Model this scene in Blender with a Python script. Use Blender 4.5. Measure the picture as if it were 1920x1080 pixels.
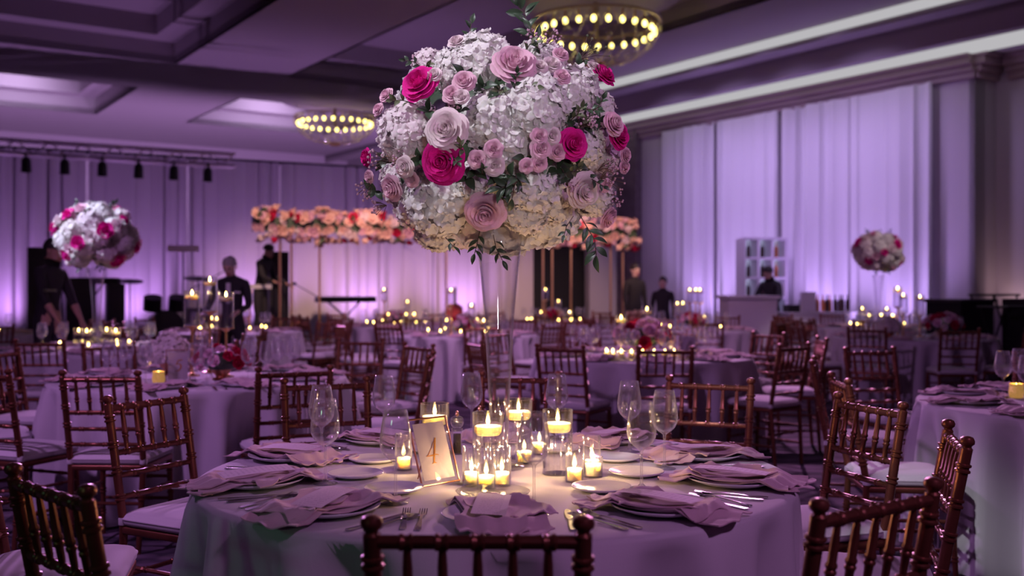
import bpy, bmesh, math, random
from mathutils import Vector, Matrix, Euler
SC = bpy.context.scene
for o in list(bpy.data.objects): bpy.data.objects.remove(o, do_unlink=True)
COL = SC.collection
PI = math.pi
R = math.radians
rnd = random.Random(7)

# ------------------------------------------------------------------ camera
EYE = 1.337
FPX = 1920.0                      # focal length in pixels of the 1920x1080 frame
cam = bpy.data.cameras.new('camera'); camo = bpy.data.objects.new('camera', cam); COL.objects.link(camo)
camo.location = (0, 0, EYE); camo.rotation_euler = (R(90), 0, R(0)); cam.lens = 36; cam.sensor_width = 36
camo.rotation_euler = (R(90), R(0.0), 0)
cam.clip_start = .05; cam.clip_end = 200
cam.dof.use_dof = True; cam.dof.focus_distance = 3.15; cam.dof.aperture_fstop = 2.4
SC.camera = camo
# ------------------------------------------------------------------ world, exposure
w = bpy.data.worlds.new('world'); SC.world = w; w.use_nodes = True
bg = w.node_tree.nodes['Background']; bg.inputs[0].default_value = (.34, .115, .42, 1); bg.inputs[1].default_value = .082
SC.view_settings.view_transform = 'Standard'; SC.view_settings.look = 'None'
SC.view_settings.exposure = 0; SC.view_settings.gamma = 1; SC.view_settings.use_curve_mapping = False
cy = SC.cycles
cy.max_bounces = 6; cy.diffuse_bounces = 2; cy.glossy_bounces = 3; cy.transmission_bounces = 6; cy.transparent_max_bounces = 24
cy.caustics_reflective = False; cy.caustics_refractive = False; cy.sample_clamp_indirect = 3; cy.sample_clamp_direct = 0
try: cy.use_light_tree = True
except Exception: pass
# ------------------------------------------------------------------ large lights (stage and house lights, plus added fill)
ROOMA = R(34.04)
CA, SA = math.cos(ROOMA), math.sin(ROOMA)
def room(d, dp, z=0): return Vector((CA*d - SA*dp, SA*d + CA*dp, z))   # room frame: d across, dp along the hall
def at(px, Z, z=0): return Vector(((px-960)/FPX*Z, Z, z))
def aim(o, tgt): o.rotation_euler = (Vector(tgt)-o.location).to_track_quat('-Z', 'Y').to_euler()
def spot(loc, tgt, col, power, size=60, blend=.6, rad=.08):
    l = bpy.data.lights.new('spot', 'SPOT'); l.color = col; l.energy = power; l.spot_size = R(size); l.spot_blend = blend; l.shadow_soft_size = rad
    o = bpy.data.objects.new('spot_light', l); COL.objects.link(o); o.location = loc; aim(o, tgt); return o
def point(loc, col, power, rad=.02):
    l = bpy.data.lights.new('point', 'POINT'); l.color = col; l.energy = power; l.shadow_soft_size = rad
    o = bpy.data.objects.new('point_light', l); COL.objects.link(o); o.location = loc; return o
def area(loc, tgt, col, power, sx, sy):
    l = bpy.data.lights.new('area', 'AREA'); l.color = col; l.energy = power; l.shape = 'RECTANGLE'; l.size = sx; l.size_y = sy
    o = bpy.data.objects.new('area_light', l); COL.objects.link(o); o.location = loc; aim(o, tgt); return o
PUR = (.55, .22, 1.0); LIL = (.70, .45, 1.0); MAG = (.9, .3, .9); COOL = (.72, .74, 1.0); WARM = (1, .62, .28)
# drape line (back) in world coordinates
DR0 = Vector((-4.18, 20.3, 0)); DRU = Vector((.891, .454, 0)); DRN = Vector((.454, -.891, 0))   # DRN faces the room
def drape_pt(t, off=0, z=0): return DR0 + DRU*t + DRN*off + Vector((0, 0, z))
for t in (-7.6, -5.4, -3.2, -1.0, 1.2, 3.4):
    p = drape_pt(t, .75, .5); spot(p, drape_pt(t, .0, 2.6), (.72, .36, 1.0), 130, 125, 1, .1)
# washes on the long side wall's sheer curtain
for dp in (10.8, 12.3, 13.8, 15.3):
    p = room(14.55, dp, .35); spot(p, room(15.4, dp, 3.2), (.60, .38, 1.0), 150, 100, .9, .1)
    p = room(12.9, dp, 5.3); spot(p, room(15.4, dp, 2.4), (.64, .46, 1.0), 190, 100, 1, .3)
# purple room wash: one from the truss, the others added overhead as fill
spot((-5.6, 17.0, 3.5), (-1, 5, .7), (.82, .36, 1.0), 1400, 60, .7, .15)
spot((3.5, 14.5, 4.9), (.8, 4.6, .7), (.95, .40, .92), 1450, 62, .7, .15)
spot((-4.5, 2.5, 4.9), (-.6, 8, .7), (.76, .34, 1.0), 500, 95, .8, .2)
spot((2.8, -1.2, 4.9), (.4, 3.4, .8), (.88, .40, 1.0), 320, 36, .9, .2)
spot((.5, 9.5, 5.4), (.3, 14.0, .7), (.90, .42, .95), 700, 85, .9, .2)
# green-tinted wash from the dance floor side
spot((-2.6, -1.6, 1.9), (-.75, 2.1, .55), (.42, 1.0, .55), 15, 21, .8, .1)
spot((-4.6, .6, 2.4), (-.75, 2.6, .35), (.2, 1.0, .72), 12, 18, .6, .1)
# unseen uplights added behind the drape to brighten the far ceiling
for t in (-8, -3.5, 1, 4.5): spot(drape_pt(t, -3.5, .6), drape_pt(t, -8.0, 5.6), (.76, .42, 1.0), 700, 115, .9, .2)
# ------------------------------------------------------------------ materials
def mat(name, col, rough=.6, metal=0, spec=.5, emit=None, estr=0, sheen=0, sss=0, noise=None, nscale=20, bump=0, bscale=60, alpha=1, trans=0):
    m = bpy.data.materials.new(name); m.use_nodes = True; nt = m.node_tree; b = nt.nodes['Principled BSDF']
    b.inputs['Base Color'].default_value = (*col, 1); b.inputs['Roughness'].default_value = rough; b.inputs['Metallic'].default_value = metal
    b.inputs['Specular IOR Level'].default_value = spec
    if emit: b.inputs['Emission Color'].default_value = (*emit, 1); b.inputs['Emission Strength'].default_value = estr
    if sheen: b.inputs['Sheen Weight'].default_value = sheen
    if sss:
        b.inputs['Subsurface Weight'].default_value = sss; b.inputs['Subsurface Radius'].default_value = (1, .85, .65); b.inputs['Subsurface Scale'].default_value = .02
    tc = nt.nodes.new('ShaderNodeTexCoord')
    if noise:
        n = nt.nodes.new('ShaderNodeTexNoise'); n.inputs['Scale'].default_value = nscale; n.inputs['Detail'].default_value = 4
        nt.links.new(tc.outputs['Object'], n.inputs['Vector'])
        mx = nt.nodes.new('ShaderNodeMix'); mx.data_type = 'RGBA'
        mx.inputs[6].default_value = (*col, 1); mx.inputs[7].default_value = (*noise, 1)
        rp = nt.nodes.new('ShaderNodeMapRange'); rp.inputs[1].default_value = .35; rp.inputs[2].default_value = .65
        nt.links.new(n.outputs['Fac'], rp.inputs[0]); nt.links.new(rp.outputs[0], mx.inputs[0]); nt.links.new(mx.outputs[2], b.inputs['Base Color'])
    if bump:
        n2 = nt.nodes.new('ShaderNodeTexNoise'); n2.inputs['Scale'].default_value = bscale; n2.inputs['Detail'].default_value = 3
        nt.links.new(tc.outputs['Object'], n2.inputs['Vector'])
        bp = nt.nodes.new('ShaderNodeBump'); bp.inputs['Strength'].default_value = bump; bp.inputs['Distance'].default_value = .01
        nt.links.new(n2.outputs['Fac'], bp.inputs['Height']); nt.links.new(bp.outputs[0], b.inputs['Normal'])
    return m
def two_sided(name, col, tcol=None, f=.35, rough=.8, noise=None, nscale=10):
    """thin cloth or petal: diffuse plus light that shines through"""
    m = bpy.data.materials.new(name); m.use_nodes = True; nt = m.node_tree; b = nt.nodes['Principled BSDF']; out = nt.nodes['Material Output']
    b.inputs['Base Color'].default_value = (*col, 1); b.inputs['Roughness'].default_value = rough; b.inputs['Specular IOR Level'].default_value = .25
    t = nt.nodes.new('ShaderNodeBsdfTranslucent'); t.inputs[0].default_value = (*(tcol or col), 1)
    if noise:
        tc = nt.nodes.new('ShaderNodeTexCoord'); n = nt.nodes.new('ShaderNodeTexNoise'); n.inputs['Scale'].default_value = nscale
        nt.links.new(tc.outputs['Object'], n.inputs['Vector']); mx = nt.nodes.new('ShaderNodeMix'); mx.data_type = 'RGBA'
        mx.inputs[6].default_value = (*col, 1); mx.inputs[7].default_value = (*noise, 1)
        rp = nt.nodes.new('ShaderNodeMapRange'); rp.inputs[1].default_value = .35; rp.inputs[2].default_value = .65
        nt.links.new(n.outputs['Fac'], rp.inputs[0]); nt.links.new(rp.outputs[0], mx.inputs[0])
        nt.links.new(mx.outputs[2], b.inputs['Base Color']); nt.links.new(mx.outputs[2], t.inputs[0])
    mx2 = nt.nodes.new('ShaderNodeMixShader'); mx2.inputs[0].default_value = f
    nt.links.new(b.outputs[0], mx2.inputs[1]); nt.links.new(t.outputs[0], mx2.inputs[2]); nt.links.new(mx2.outputs[0], out.inputs[0])
    return m
def glass(name, tint=(.97, .97, .98), base=.085, edge=1.0, power=2.2, soft=.38):
    """thin-walled clear glass: see-through, mirror-like towards its rims"""
    m = bpy.data.materials.new(name); m.use_nodes = True; nt = m.node_tree; nt.nodes.remove(nt.nodes['Principled BSDF']); out = nt.nodes['Material Output']
    tr = nt.nodes.new('ShaderNodeBsdfTransparent'); tr.inputs[0].default_value = (*tint, 1)
    gl = nt.nodes.new('ShaderNodeBsdfGlossy'); gl.inputs['Roughness'].default_value = .03; gl.inputs[0].default_value = (.95, .95, 1, 1)
    lw = nt.nodes.new('ShaderNodeLayerWeight'); lw.inputs[0].default_value = .5
    p = nt.nodes.new('ShaderNodeMath'); p.operation = 'POWER'; p.inputs[1].default_value = power; nt.links.new(lw.outputs['Facing'], p.inputs[0])
    ma = nt.nodes.new('ShaderNodeMath'); ma.operation = 'MULTIPLY_ADD'; ma.inputs[1].default_value = edge; ma.inputs[2].default_value = base; ma.use_clamp = True
    nt.links.new(p.outputs[0], ma.inputs[0])
    df = nt.nodes.new('ShaderNodeBsdfTranslucent'); df.inputs[0].default_value = (.85, .85, .9, 1); d2 = nt.nodes.new('ShaderNodeBsdfDiffuse'); d2.inputs[0].default_value = (.85, .85, .9, 1)  # pale rims mixed into the glass, in place of refracted light
    a1 = nt.nodes.new('ShaderNodeMixShader'); a1.inputs[0].default_value = .5; nt.links.new(df.outputs[0], a1.inputs[1]); nt.links.new(d2.outputs[0], a1.inputs[2])
    a2 = nt.nodes.new('ShaderNodeMixShader'); a2.inputs[0].default_value = soft; nt.links.new(gl.outputs[0], a2.inputs[1]); nt.links.new(a1.outputs[0], a2.inputs[2])
    mx = nt.nodes.new('ShaderNodeMixShader'); nt.links.new(ma.outputs[0], mx.inputs[0]); nt.links.new(tr.outputs[0], mx.inputs[1]); nt.links.new(a2.outputs[0], mx.inputs[2])
    nt.links.new(mx.outputs[0], out.inputs[0]); return m
def emis(name, col, s, sample=True):
    m = bpy.data.materials.new(name); m.use_nodes = True; nt = m.node_tree; nt.nodes.remove(nt.nodes['Principled BSDF'])
    e = nt.nodes.new('ShaderNodeEmission'); e.inputs[0].default_value = (*col, 1); e.inputs[1].default_value = s
    nt.links.new(e.outputs[0], nt.nodes['Material Output'].inputs[0])
    if not sample: m.cycles.emission_sampling = 'NONE'
    return m
M = {}
M['wall'] = mat('wall_paint', (.50, .44, .50), .8, bump=.05)
M['wall_dark'] = mat('dark_wood_panel', (.17, .12, .15), .5, noise=(.12, .08, .10), nscale=6)
M['crown'] = mat('crown_wood', (.30, .20, .24), .45)
M['ceil'] = mat('ceiling_paint', (.34, .30, .33), .85)
M['drape'] = two_sided('sheer_drape', (.62, .56, .66), f=.15)
M['sheer'] = two_sided('white_sheer', (.78, .74, .80), f=.2)
M['black_cloth'] = mat('black_cloth', (.012, .010, .014), .9)
M['cloth'] = mat('table_linen', (.62, .58, .62), .75, sheen=.15, bump=.08, bscale=350)
M['napkin'] = mat('dusty_rose_napkin', (.66, .47, .51), .8, sheen=.2, bump=.15, bscale=400)
M['chair'] = mat('copper_gold_lacquer', (.25, .085, .050), .33, .6, noise=(.20, .07, .040), nscale=9)
M['cushion'] = mat('ivory_cushion', (.70, .66, .68), .8, bump=.06, bscale=200)
M['china'] = mat('white_china', (.78, .76, .78), .18)
M['steel'] = mat('polished_steel', (.62, .60, .62), .18, 1)
M['gold'] = mat('brushed_gold', (.80, .50, .22), .28, 1)
M['copper'] = mat('copper_bowl', (.62, .30, .17), .3, .9)
M['glass'] = glass('clear_glass', soft=.03)
M['wine'] = glass('wine_crystal', (.985, .985, .99), .07, 1.0, 2.3, .24)
M['vase'] = glass('thick_glass', (.985, .98, .99), .055, 1.0, 2.8, .14)
gv = mat('vase_crystal', (.97, .96, .99), .0); gv.node_tree.nodes['Principled BSDF'].inputs['Transmission Weight'].default_value = 1; gv.node_tree.nodes['Principled BSDF'].inputs['IOR'].default_value = 1.45; M['crystal'] = gv
M['stemglass'] = glass('solid_glass_stem', (.96, .96, .97), .12, 1.0, 1.6, .35)
M['water'] = glass('water', (.985, .985, .99), .03, .5, 3, .0)
M['wax'] = mat('ivory_wax', (.97, .81, .60), .5, sss=1.0); M['wax'].node_tree.nodes['Principled BSDF'].inputs['Subsurface Scale'].default_value = .03
def flame_mat(name, col, st):
    m = emis(name, col, st, False); nt = m.node_tree; e = [n for n in nt.nodes if n.type == 'EMISSION'][0]
    t = nt.nodes.new('ShaderNodeBsdfTransparent'); a = nt.nodes.new('ShaderNodeAddShader'); nt.links.new(e.outputs[0], a.inputs[0]); nt.links.new(t.outputs[0], a.inputs[1]); nt.links.new(a.outputs[0], nt.nodes['Material Output'].inputs[0]); return m
M['flame'] = flame_mat('candle_flame', (1, .66, .20), 3.2)
M['flame_far'] = flame_mat('candle_flame_far', (1, .66, .16), 13)
M['brass_dull'] = mat('aged_brass', (.34, .26, .20), .45, .6)
M['bulb'] = emis('bulb', (1, .82, .22), 5, False)
M['strip'] = emis('soffit_glow_band', (.88, .86, .90), .55)  # soffit bands glow by themselves in place of hidden cove strips
M['paper'] = mat('card_stock', (.80, .70, .72), .7)
M['hyd'] = two_sided('hydrangea_white', (.92, .89, .89), f=.3, noise=(.92, .88, .82), nscale=14)
M['hydp'] = two_sided('hydrangea_blush', (.92, .76, .82), f=.3, noise=(.92, .86, .85), nscale=14)
M['hydc'] = two_sided('hydrangea_cream', (.92, .88, .78), f=.3, noise=(.92, .84, .84), nscale=14)
M['rose_p'] = two_sided('rose_pink', (.86, .50, .64), f=.25, noise=(.90, .62, .72), nscale=20)
M['rose_b'] = two_sided('rose_blush', (.92, .80, .80), f=.25, noise=(.90, .70, .76), nscale=20)
M['rose_h'] = two_sided('rose_hot_pink', (.82, .020, .34), f=.22, noise=(.72, .014, .28), nscale=18)
M['rose_r'] = two_sided('rose_crimson', (.55, .012, .07), f=.15)
M['rose_o'] = two_sided('rose_peach', (.88, .52, .44), f=.2, noise=(.9, .66, .58), nscale=18)
M['leaf'] = mat('ruscus_leaf', (.030, .060, .035), .4, noise=(.05, .08, .04), nscale=30)
M['leaf2'] = mat('variegated_leaf', (.16, .17, .09), .5, noise=(.06, .09, .04), nscale=40)
M['stem'] = mat('twig', (.10, .055, .05), .7)
M['berry'] = mat('waxflower_bud', (.55, .32, .42), .5)
M['black'] = mat('black_plastic', (.015, .014, .017), .5)
M['black_metal'] = mat('black_metal', (.03, .03, .035), .35, .6)
M['alu'] = mat('truss_aluminium', (.6, .55, .62), .35, .9)
M['skin'] = mat('skin', (.45, .26, .20), .55)
M['skin2'] = mat('skin_fair', (.60, .38, .32), .55)
M['hair_grey'] = mat('grey_hair', (.35, .32, .33), .7, bump=.4, bscale=120)
M['hair_dark'] = mat('dark_hair', (.02, .015, .015), .6, bump=.4, bscale=120)
M['suit'] = mat('black_shirt', (.018, .016, .02), .85)
M['white'] = mat('white_laminate', (.70, .66, .72), .5)
M['shelf'] = mat('pale_panel', (.66, .60, .70), .5)
M['pepper'] = mat('peppercorns', (.05, .035, .025), .8, bump=.6, bscale=400)
M['ink'] = mat('gold_ink', (.80, .36, .05), .4, .1)
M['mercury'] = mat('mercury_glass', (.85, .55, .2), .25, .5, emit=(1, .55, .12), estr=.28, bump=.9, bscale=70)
M['bottle'] = mat('dark_bottle', (.05, .02, .02), .15)
M['bottle_o'] = mat('amber_bottle', (.6, .2, .08), .15)
M['warm_glass'] = glass('amber_crystal', (.93, .88, .84), .12, .6, 2, .25)
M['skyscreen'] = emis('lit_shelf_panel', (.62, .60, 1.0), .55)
M['redlens'] = mat('drum_shell', (.30, .04, .05), .3)
def carpet():
    m = bpy.data.materials.new('carpet'); m.use_nodes = True; nt = m.node_tree; b = nt.nodes['Principled BSDF']; b.inputs['Roughness'].default_value = .95
    tc = nt.nodes.new('ShaderNodeTexCoord'); mp = nt.nodes.new('ShaderNodeMapping'); mp.inputs['Scale'].default_value = (1, 3.2, 1)
    n = nt.nodes.new('ShaderNodeTexNoise'); n.inputs['Scale'].default_value = 2.2; n.inputs['Detail'].default_value = 3
    nt.links.new(tc.outputs['Object'], mp.inputs[0]); nt.links.new(mp.outputs[0], n.inputs['Vector'])
    r = nt.nodes.new('ShaderNodeValToRGB'); e = r.color_ramp.elements
    e[0].position = .42; e[0].color = (.030, .022, .036, 1); e[1].position = .60; e[1].color = (.16, .11, .16, 1)
    nt.links.new(n.outputs['Fac'], r.inputs[0]); nt.links.new(r.outputs[0], b.inputs['Base Color']); return m
M['carpet'] = carpet()
def menu_paper():
    """card with lines of small print"""
    m = bpy.data.materials.new('menu_print'); m.use_nodes = True; nt = m.node_tree; b = nt.nodes['Principled BSDF']; b.inputs['Roughness'].default_value = .7
    tc = nt.nodes.new('ShaderNodeTexCoord'); sp = nt.nodes.new('ShaderNodeSeparateXYZ'); nt.links.new(tc.outputs['Object'], sp.inputs[0])
    wv = nt.nodes.new('ShaderNodeMath'); wv.operation = 'MULTIPLY'; wv.inputs[1].default_value = 420; nt.links.new(sp.outputs[0], wv.inputs[0])
    sn = nt.nodes.new('ShaderNodeMath'); sn.operation = 'SINE'; nt.links.new(wv.outputs[0], sn.inputs[0])
    gt = nt.nodes.new('ShaderNodeMath'); gt.operation = 'GREATER_THAN'; gt.inputs[1].default_value = .25; nt.links.new(sn.outputs[0], gt.inputs[0])
    mp = nt.nodes.new('ShaderNodeMapping'); mp.inputs['Scale'].default_value = (66, 420, 1); nt.links.new(tc.outputs['Object'], mp.inputs[0])
    n = nt.nodes.new('ShaderNodeTexNoise'); n.inputs['Scale'].default_value = 1; nt.links.new(mp.outputs[0], n.inputs['Vector'])
    g2 = nt.nodes.new('ShaderNodeMath'); g2.operation = 'GREATER_THAN'; g2.inputs[1].default_value = .5; nt.links.new(n.outputs['Fac'], g2.inputs[0])
    ab = nt.nodes.new('ShaderNodeMath'); ab.operation = 'ABSOLUTE'; nt.links.new(sp.outputs[1], ab.inputs[0])
    l3 = nt.nodes.new('ShaderNodeMath'); l3.operation = 'LESS_THAN'; l3.inputs[1].default_value = .028; nt.links.new(ab.outputs[0], l3.inputs[0])
    m1 = nt.nodes.new('ShaderNodeMath'); m1.operation = 'MULTIPLY'; nt.links.new(gt.outputs[0], m1.inputs[0]); nt.links.new(g2.outputs[0], m1.inputs[1])
    m2 = nt.nodes.new('ShaderNodeMath'); m2.operation = 'MULTIPLY'; nt.links.new(m1.outputs[0], m2.inputs[0]); nt.links.new(l3.outputs[0], m2.inputs[1])
    mx = nt.nodes.new('ShaderNodeMix'); mx.data_type = 'RGBA'; mx.inputs[6].default_value = (.72, .60, .64, 1); mx.inputs[7].default_value = (.56, .45, .49, 1)
    nt.links.new(m2.outputs[0], mx.inputs[0]); nt.links.new(mx.outputs[2], b.inputs['Base Color']); return m
M['menu'] = menu_paper()

# ------------------------------------------------------------------ mesh builder
class MB:
    def __init__(s): s.v = []; s.f = []
    def add(s, vs, fs):
        n = len(s.v); s.v += [tuple(p) for p in vs]; s.f += [tuple(i+n for i in f) for f in fs]; return s
    def box(s, c, d, rz=0):
        x, y, z = d[0]/2, d[1]/2, d[2]/2; ca, sa = math.cos(rz), math.sin(rz)
        vs = []
        for (i, j, k) in ((-1,-1,-1),(1,-1,-1),(1,1,-1),(-1,1,-1),(-1,-1,1),(1,-1,1),(1,1,1),(-1,1,1)):
            a, b = i*x, j*y; vs.append((c[0]+a*ca-b*sa, c[1]+a*sa+b*ca, c[2]+k*z))
        return s.add(vs, [(3,2,1,0),(4,5,6,7),(0,1,5,4),(1,2,6,5),(2,3,7,6),(3,0,4,7)])
    def lathe(s, prof, n=24, c=(0, 0, 0), cap0=False, cap1=False):
        vs = []; fs = []
        for (r, z) in prof:
            for i in range(n): a = 2*PI*i/n; vs.append((c[0]+r*math.cos(a), c[1]+r*math.sin(a), c[2]+z))
        for j in range(len(prof)-1):
            for i in range(n): k = (i+1) % n; fs.append((j*n+i, j*n+k, (j+1)*n+k, (j+1)*n+i))
        if cap0: fs.append(tuple(range(n-1, -1, -1)))
        if cap1: fs.append(tuple((len(prof)-1)*n+i for i in range(n)))
        return s.add(vs, fs)
    def tube(s, pts, rad, n=8, caps=True):
        pts = [Vector(p) for p in pts]; m = len(pts)
        if not hasattr(rad, '__len__'): rad = [rad]*m
        vs = []; fs = []; up = None
        for i, p in enumerate(pts):
            t = (pts[min(i+1, m-1)]-pts[max(i-1, 0)])
            t = t.normalized() if t.length > 1e-9 else Vector((0, 0, 1))
            if up is None: up = Vector((1, 0, 0)) if abs(t.x) < .9 else Vector((0, 1, 0))
            a = t.cross(up); a = a.normalized() if a.length > 1e-6 else t.orthogonal().normalized()
            b = t.cross(a); up = b.cross(t) if False else up
            for k in range(n):
                q = 2*PI*k/n; vs.append(p + a*(rad[i]*math.cos(q)) + b*(rad[i]*math.sin(q)))
        for j in range(m-1):
            for k in range(n): l = (k+1) % n; fs.append((j*n+k, j*n+l, (j+1)*n+l, (j+1)*n+k))
        if caps: fs.append(tuple(range(n-1, -1, -1))); fs.append(tuple((m-1)*n+k for k in range(n)))
        return s.add(vs, fs)
    def ball(s, c, r, n=10, m=7, sc=(1, 1, 1)):
        prof = [(r*math.sin(PI*j/m), -r*math.cos(PI*j/m)) for j in range(m+1)]
        b = MB().lathe(prof, n); return s.add([(c[0]+x*sc[0], c[1]+y*sc[1], c[2]+z*sc[2]) for x, y, z in b.v], b.f)
    def grid(s, nu, nv, fn):
        vs = [fn(i/nu, j/nv) for j in range(nv+1) for i in range(nu+1)]
        fs = [(j*(nu+1)+i, j*(nu+1)+i+1, (j+1)*(nu+1)+i+1, (j+1)*(nu+1)+i) for j in range(nv) for i in range(nu)]
        return s.add(vs, fs)
    def xf(s, mtx): s.v = [tuple(mtx @ Vector(p)) for p in s.v]; return s
    def join(s, o): return s.add(o.v, o.f)
    def mesh(s, name, m, smooth=True, sharp=40):
        me = bpy.data.meshes.new(name); me.from_pydata(s.v, [], s.f); me.validate()
        me.polygons.foreach_set('use_smooth', [smooth]*len(me.polygons)); me.materials.append(M[m] if isinstance(m, str) else m)
        if smooth and sharp: me.set_sharp_from_angle(angle=R(sharp))
        me.update(); return me
def inst(name, me, parent=None, loc=(0, 0, 0), rot=(0, 0, 0), sc=None):
    o = bpy.data.objects.new(name, me); COL.objects.link(o); o.parent = parent; o.location = loc; o.rotation_euler = rot
    if sc is not None: o.scale = sc if hasattr(sc, '__len__') else (sc, sc, sc)
    return o
def mk(name, mb, m, parent=None, loc=(0, 0, 0), rot=(0, 0, 0), smooth=True, sharp=40): return inst(name, mb.mesh(name, m, smooth, sharp), parent, loc, rot)
def tag(o, label, cat, group=None, kind=None):
    o['label'] = label; o['category'] = cat
    if group: o['group'] = group
    if kind: o['kind'] = kind
    return o
def thing(name, label, cat, loc=(0, 0, 0), rz=0, group=None):
    o = inst(name, None, None, loc, (0, 0, rz)); o.empty_display_size = .1; return tag(o, label, cat, group)
def struct(name, mb, m, rot=0, parent=None, smooth=False):
    o = mk(name, mb, m, parent, (0, 0, 0), (0, 0, rot), smooth)
    if parent is None: o['kind'] = 'structure'
    return o
ORD = ['first', 'second', 'third', 'fourth', 'fifth', 'sixth', 'seventh', 'eighth', 'ninth', 'tenth', 'eleventh', 'twelfth', 'thirteenth', 'fourteenth', 'fifteenth']
CACHE = {}
def cached(key, fn):
    if key not in CACHE: CACHE[key] = fn()
    return CACHE[key]

# ================================================================== THE SETTING
f = MB(); f.box((0, 12, -.05), (44, 52, .1)); struct('floor', f, 'carpet')
CZ = EYE + 4.3                       # beam soffit of the ceiling
cols = [(-4.3, -.5), (1.8, 5.6), (7.9, 11.7)]; rows = [(4.6, 19.8), (22.7, 26.7)]
dc = [-14, -4.3, -.5, 1.8, 5.6, 7.9, 11.7, 13.68]; pc = [-8, 4.6, 19.8, 22.7, 26.7, 31]
cb = MB()
for i in range(len(dc)-1):
    for j in range(len(pc)-1):
        if (dc[i], dc[i+1]) in cols and (pc[j], pc[j+1]) in rows: continue
        cb.box(((dc[i]+dc[i+1])/2, (pc[j]+pc[j+1])/2, CZ+.06), (dc[i+1]-dc[i], pc[j+1]-pc[j], .12))
ceil = struct('ceiling', cb, 'ceil', ROOMA)
def coffer(c, r):
    b = MB(); x0, x1 = c; y0, y1 = r
    def ring(xa, xb, ya, yb, z0, z1, t=.06):
        b.box(((xa+xb)/2, ya-t/2, (z0+z1)/2), (xb-xa+2*t, t, z1-z0)); b.box(((xa+xb)/2, yb+t/2, (z0+z1)/2), (xb-xa+2*t, t, z1-z0))
        b.box((xa-t/2, (ya+yb)/2, (z0+z1)/2), (t, yb-ya, z1-z0)); b.box((xb+t/2, (ya+yb)/2, (z0+z1)/2), (t, yb-ya, z1-z0))
    ring(x0, x1, y0, y1, CZ, CZ+.38)
    s = .45                                                      # step
    b.box(((x0+x1)/2, y0+s/2, CZ+.42), (x1-x0+.12, s, .08)); b.box(((x0+x1)/2, y1-s/2, CZ+.42), (x1-x0+.12, s, .08))
    b.box((x0+s/2, (y0+y1)/2, CZ+.42), (s, y1-y0-2*s, .08)); b.box((x1-s/2, (y0+y1)/2, CZ+.42), (s, y1-y0-2*s, .08))
    ring(x0+s, x1-s, y0+s, y1-s, CZ+.46, CZ+.75)
    b.box(((x0+x1)/2, (y0+y1)/2, CZ+.78), (x1-x0, y1-y0, .06))
    return struct('coffer', b, 'ceil', 0, ceil)
for c in cols:
    for r in rows: coffer(c, r)
# stepped soffits beside the long wall
H1, H2, H3 = EYE+3.79, EYE+4.115, EYE+4.35
s = MB()
s.box((15.3, 12, H1+.06), (1.6, 46, .12)); s.box((14.45, 12, (H1+H2)/2+.06), (.1, 46, H2-H1+.12))
s.box((14.05, 12, H2+.12), (.9, 46, .12)); s.box((13.64, 12, (H2+H3)/2+.1), (.08, 46, H3-H2+.3))
struct('trim_1', s, 'ceil', ROOMA)
# long wall: curtain bay stands proud, recessed beyond it
wr = MB()
wr.box((15.65, 20.3, 2.6), (.3, 21.5, 5.2)); wr.box((16.25, 1, 2.6), (.3, 17.2, 5.2)); wr.box((15.85, 9.6, 2.6), (.7, .1, 5.2))
struct('wall_right', wr, 'wall', ROOMA)
wb = MB(); wb.box((2, 31.1, 3), (34, .2, 6.2)); struct('wall_back', wb, 'wall', ROOMA)
wl = MB(); wl.box((-14.1, 12, 3), (.2, 40, 6.2)); struct('wall_left', wl, 'wall', ROOMA)
# crown moulding: stacked profile
cr = MB()
for k, (dx, z0, z1) in enumerate(((.10, H1-.38, H1-.28), (.16, H1-.28, H1-.18), (.24, H1-.18, H1-.06), (.30, H1-.06, H1-.005))):
    cr.box((15.5-dx/2, 20.3, (z0+z1)/2), (dx, 21.6+dx*0, z1-z0)); cr.box((16.1-dx/2, 1-.3, (z0+z1)/2), (dx, 17.2, z1-z0)); cr.box((15.8-dx/2, 9.55-dx/2, (z0+z1)/2), (.6+dx*0+.0, dx, z1-z0))
struct('trim_2', cr, 'crown', ROOMA)
dk = MB(); dk.box((15.46, 18.5, EYE+1.75), (.1, 1.5, 2*(EYE+1.75))); dk.box((15.42, 17.72, EYE+1.78), (.18, .1, 2*EYE+3.5)); struct('door_1', dk, 'wall_dark', ROOMA)
# glowing panels standing in for soffit bands lit by hidden cove strips
for k, (a, lab) in enumerate((((15.0, H1-.012, .78), 'long white glowing band for the cove-lit soffit just above the curtain wall'), ((13.585, (H2+H3)/2+.0, 0), 'long white glowing band for the cove-lit step higher on the ceiling'))):
    b = MB()
    if k == 0: b.box((a[0], 13.2, a[1]), (a[2], 13.6, .02))
    else: b.box((a[0], 12.6, a[1]+.02), (.03, 15.5, .21))
    o = mk('soffit_glow_band', b, 'strip', None, (0, 0, 0), (0, 0, ROOMA), False); tag(o, lab, 'cove light')

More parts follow.
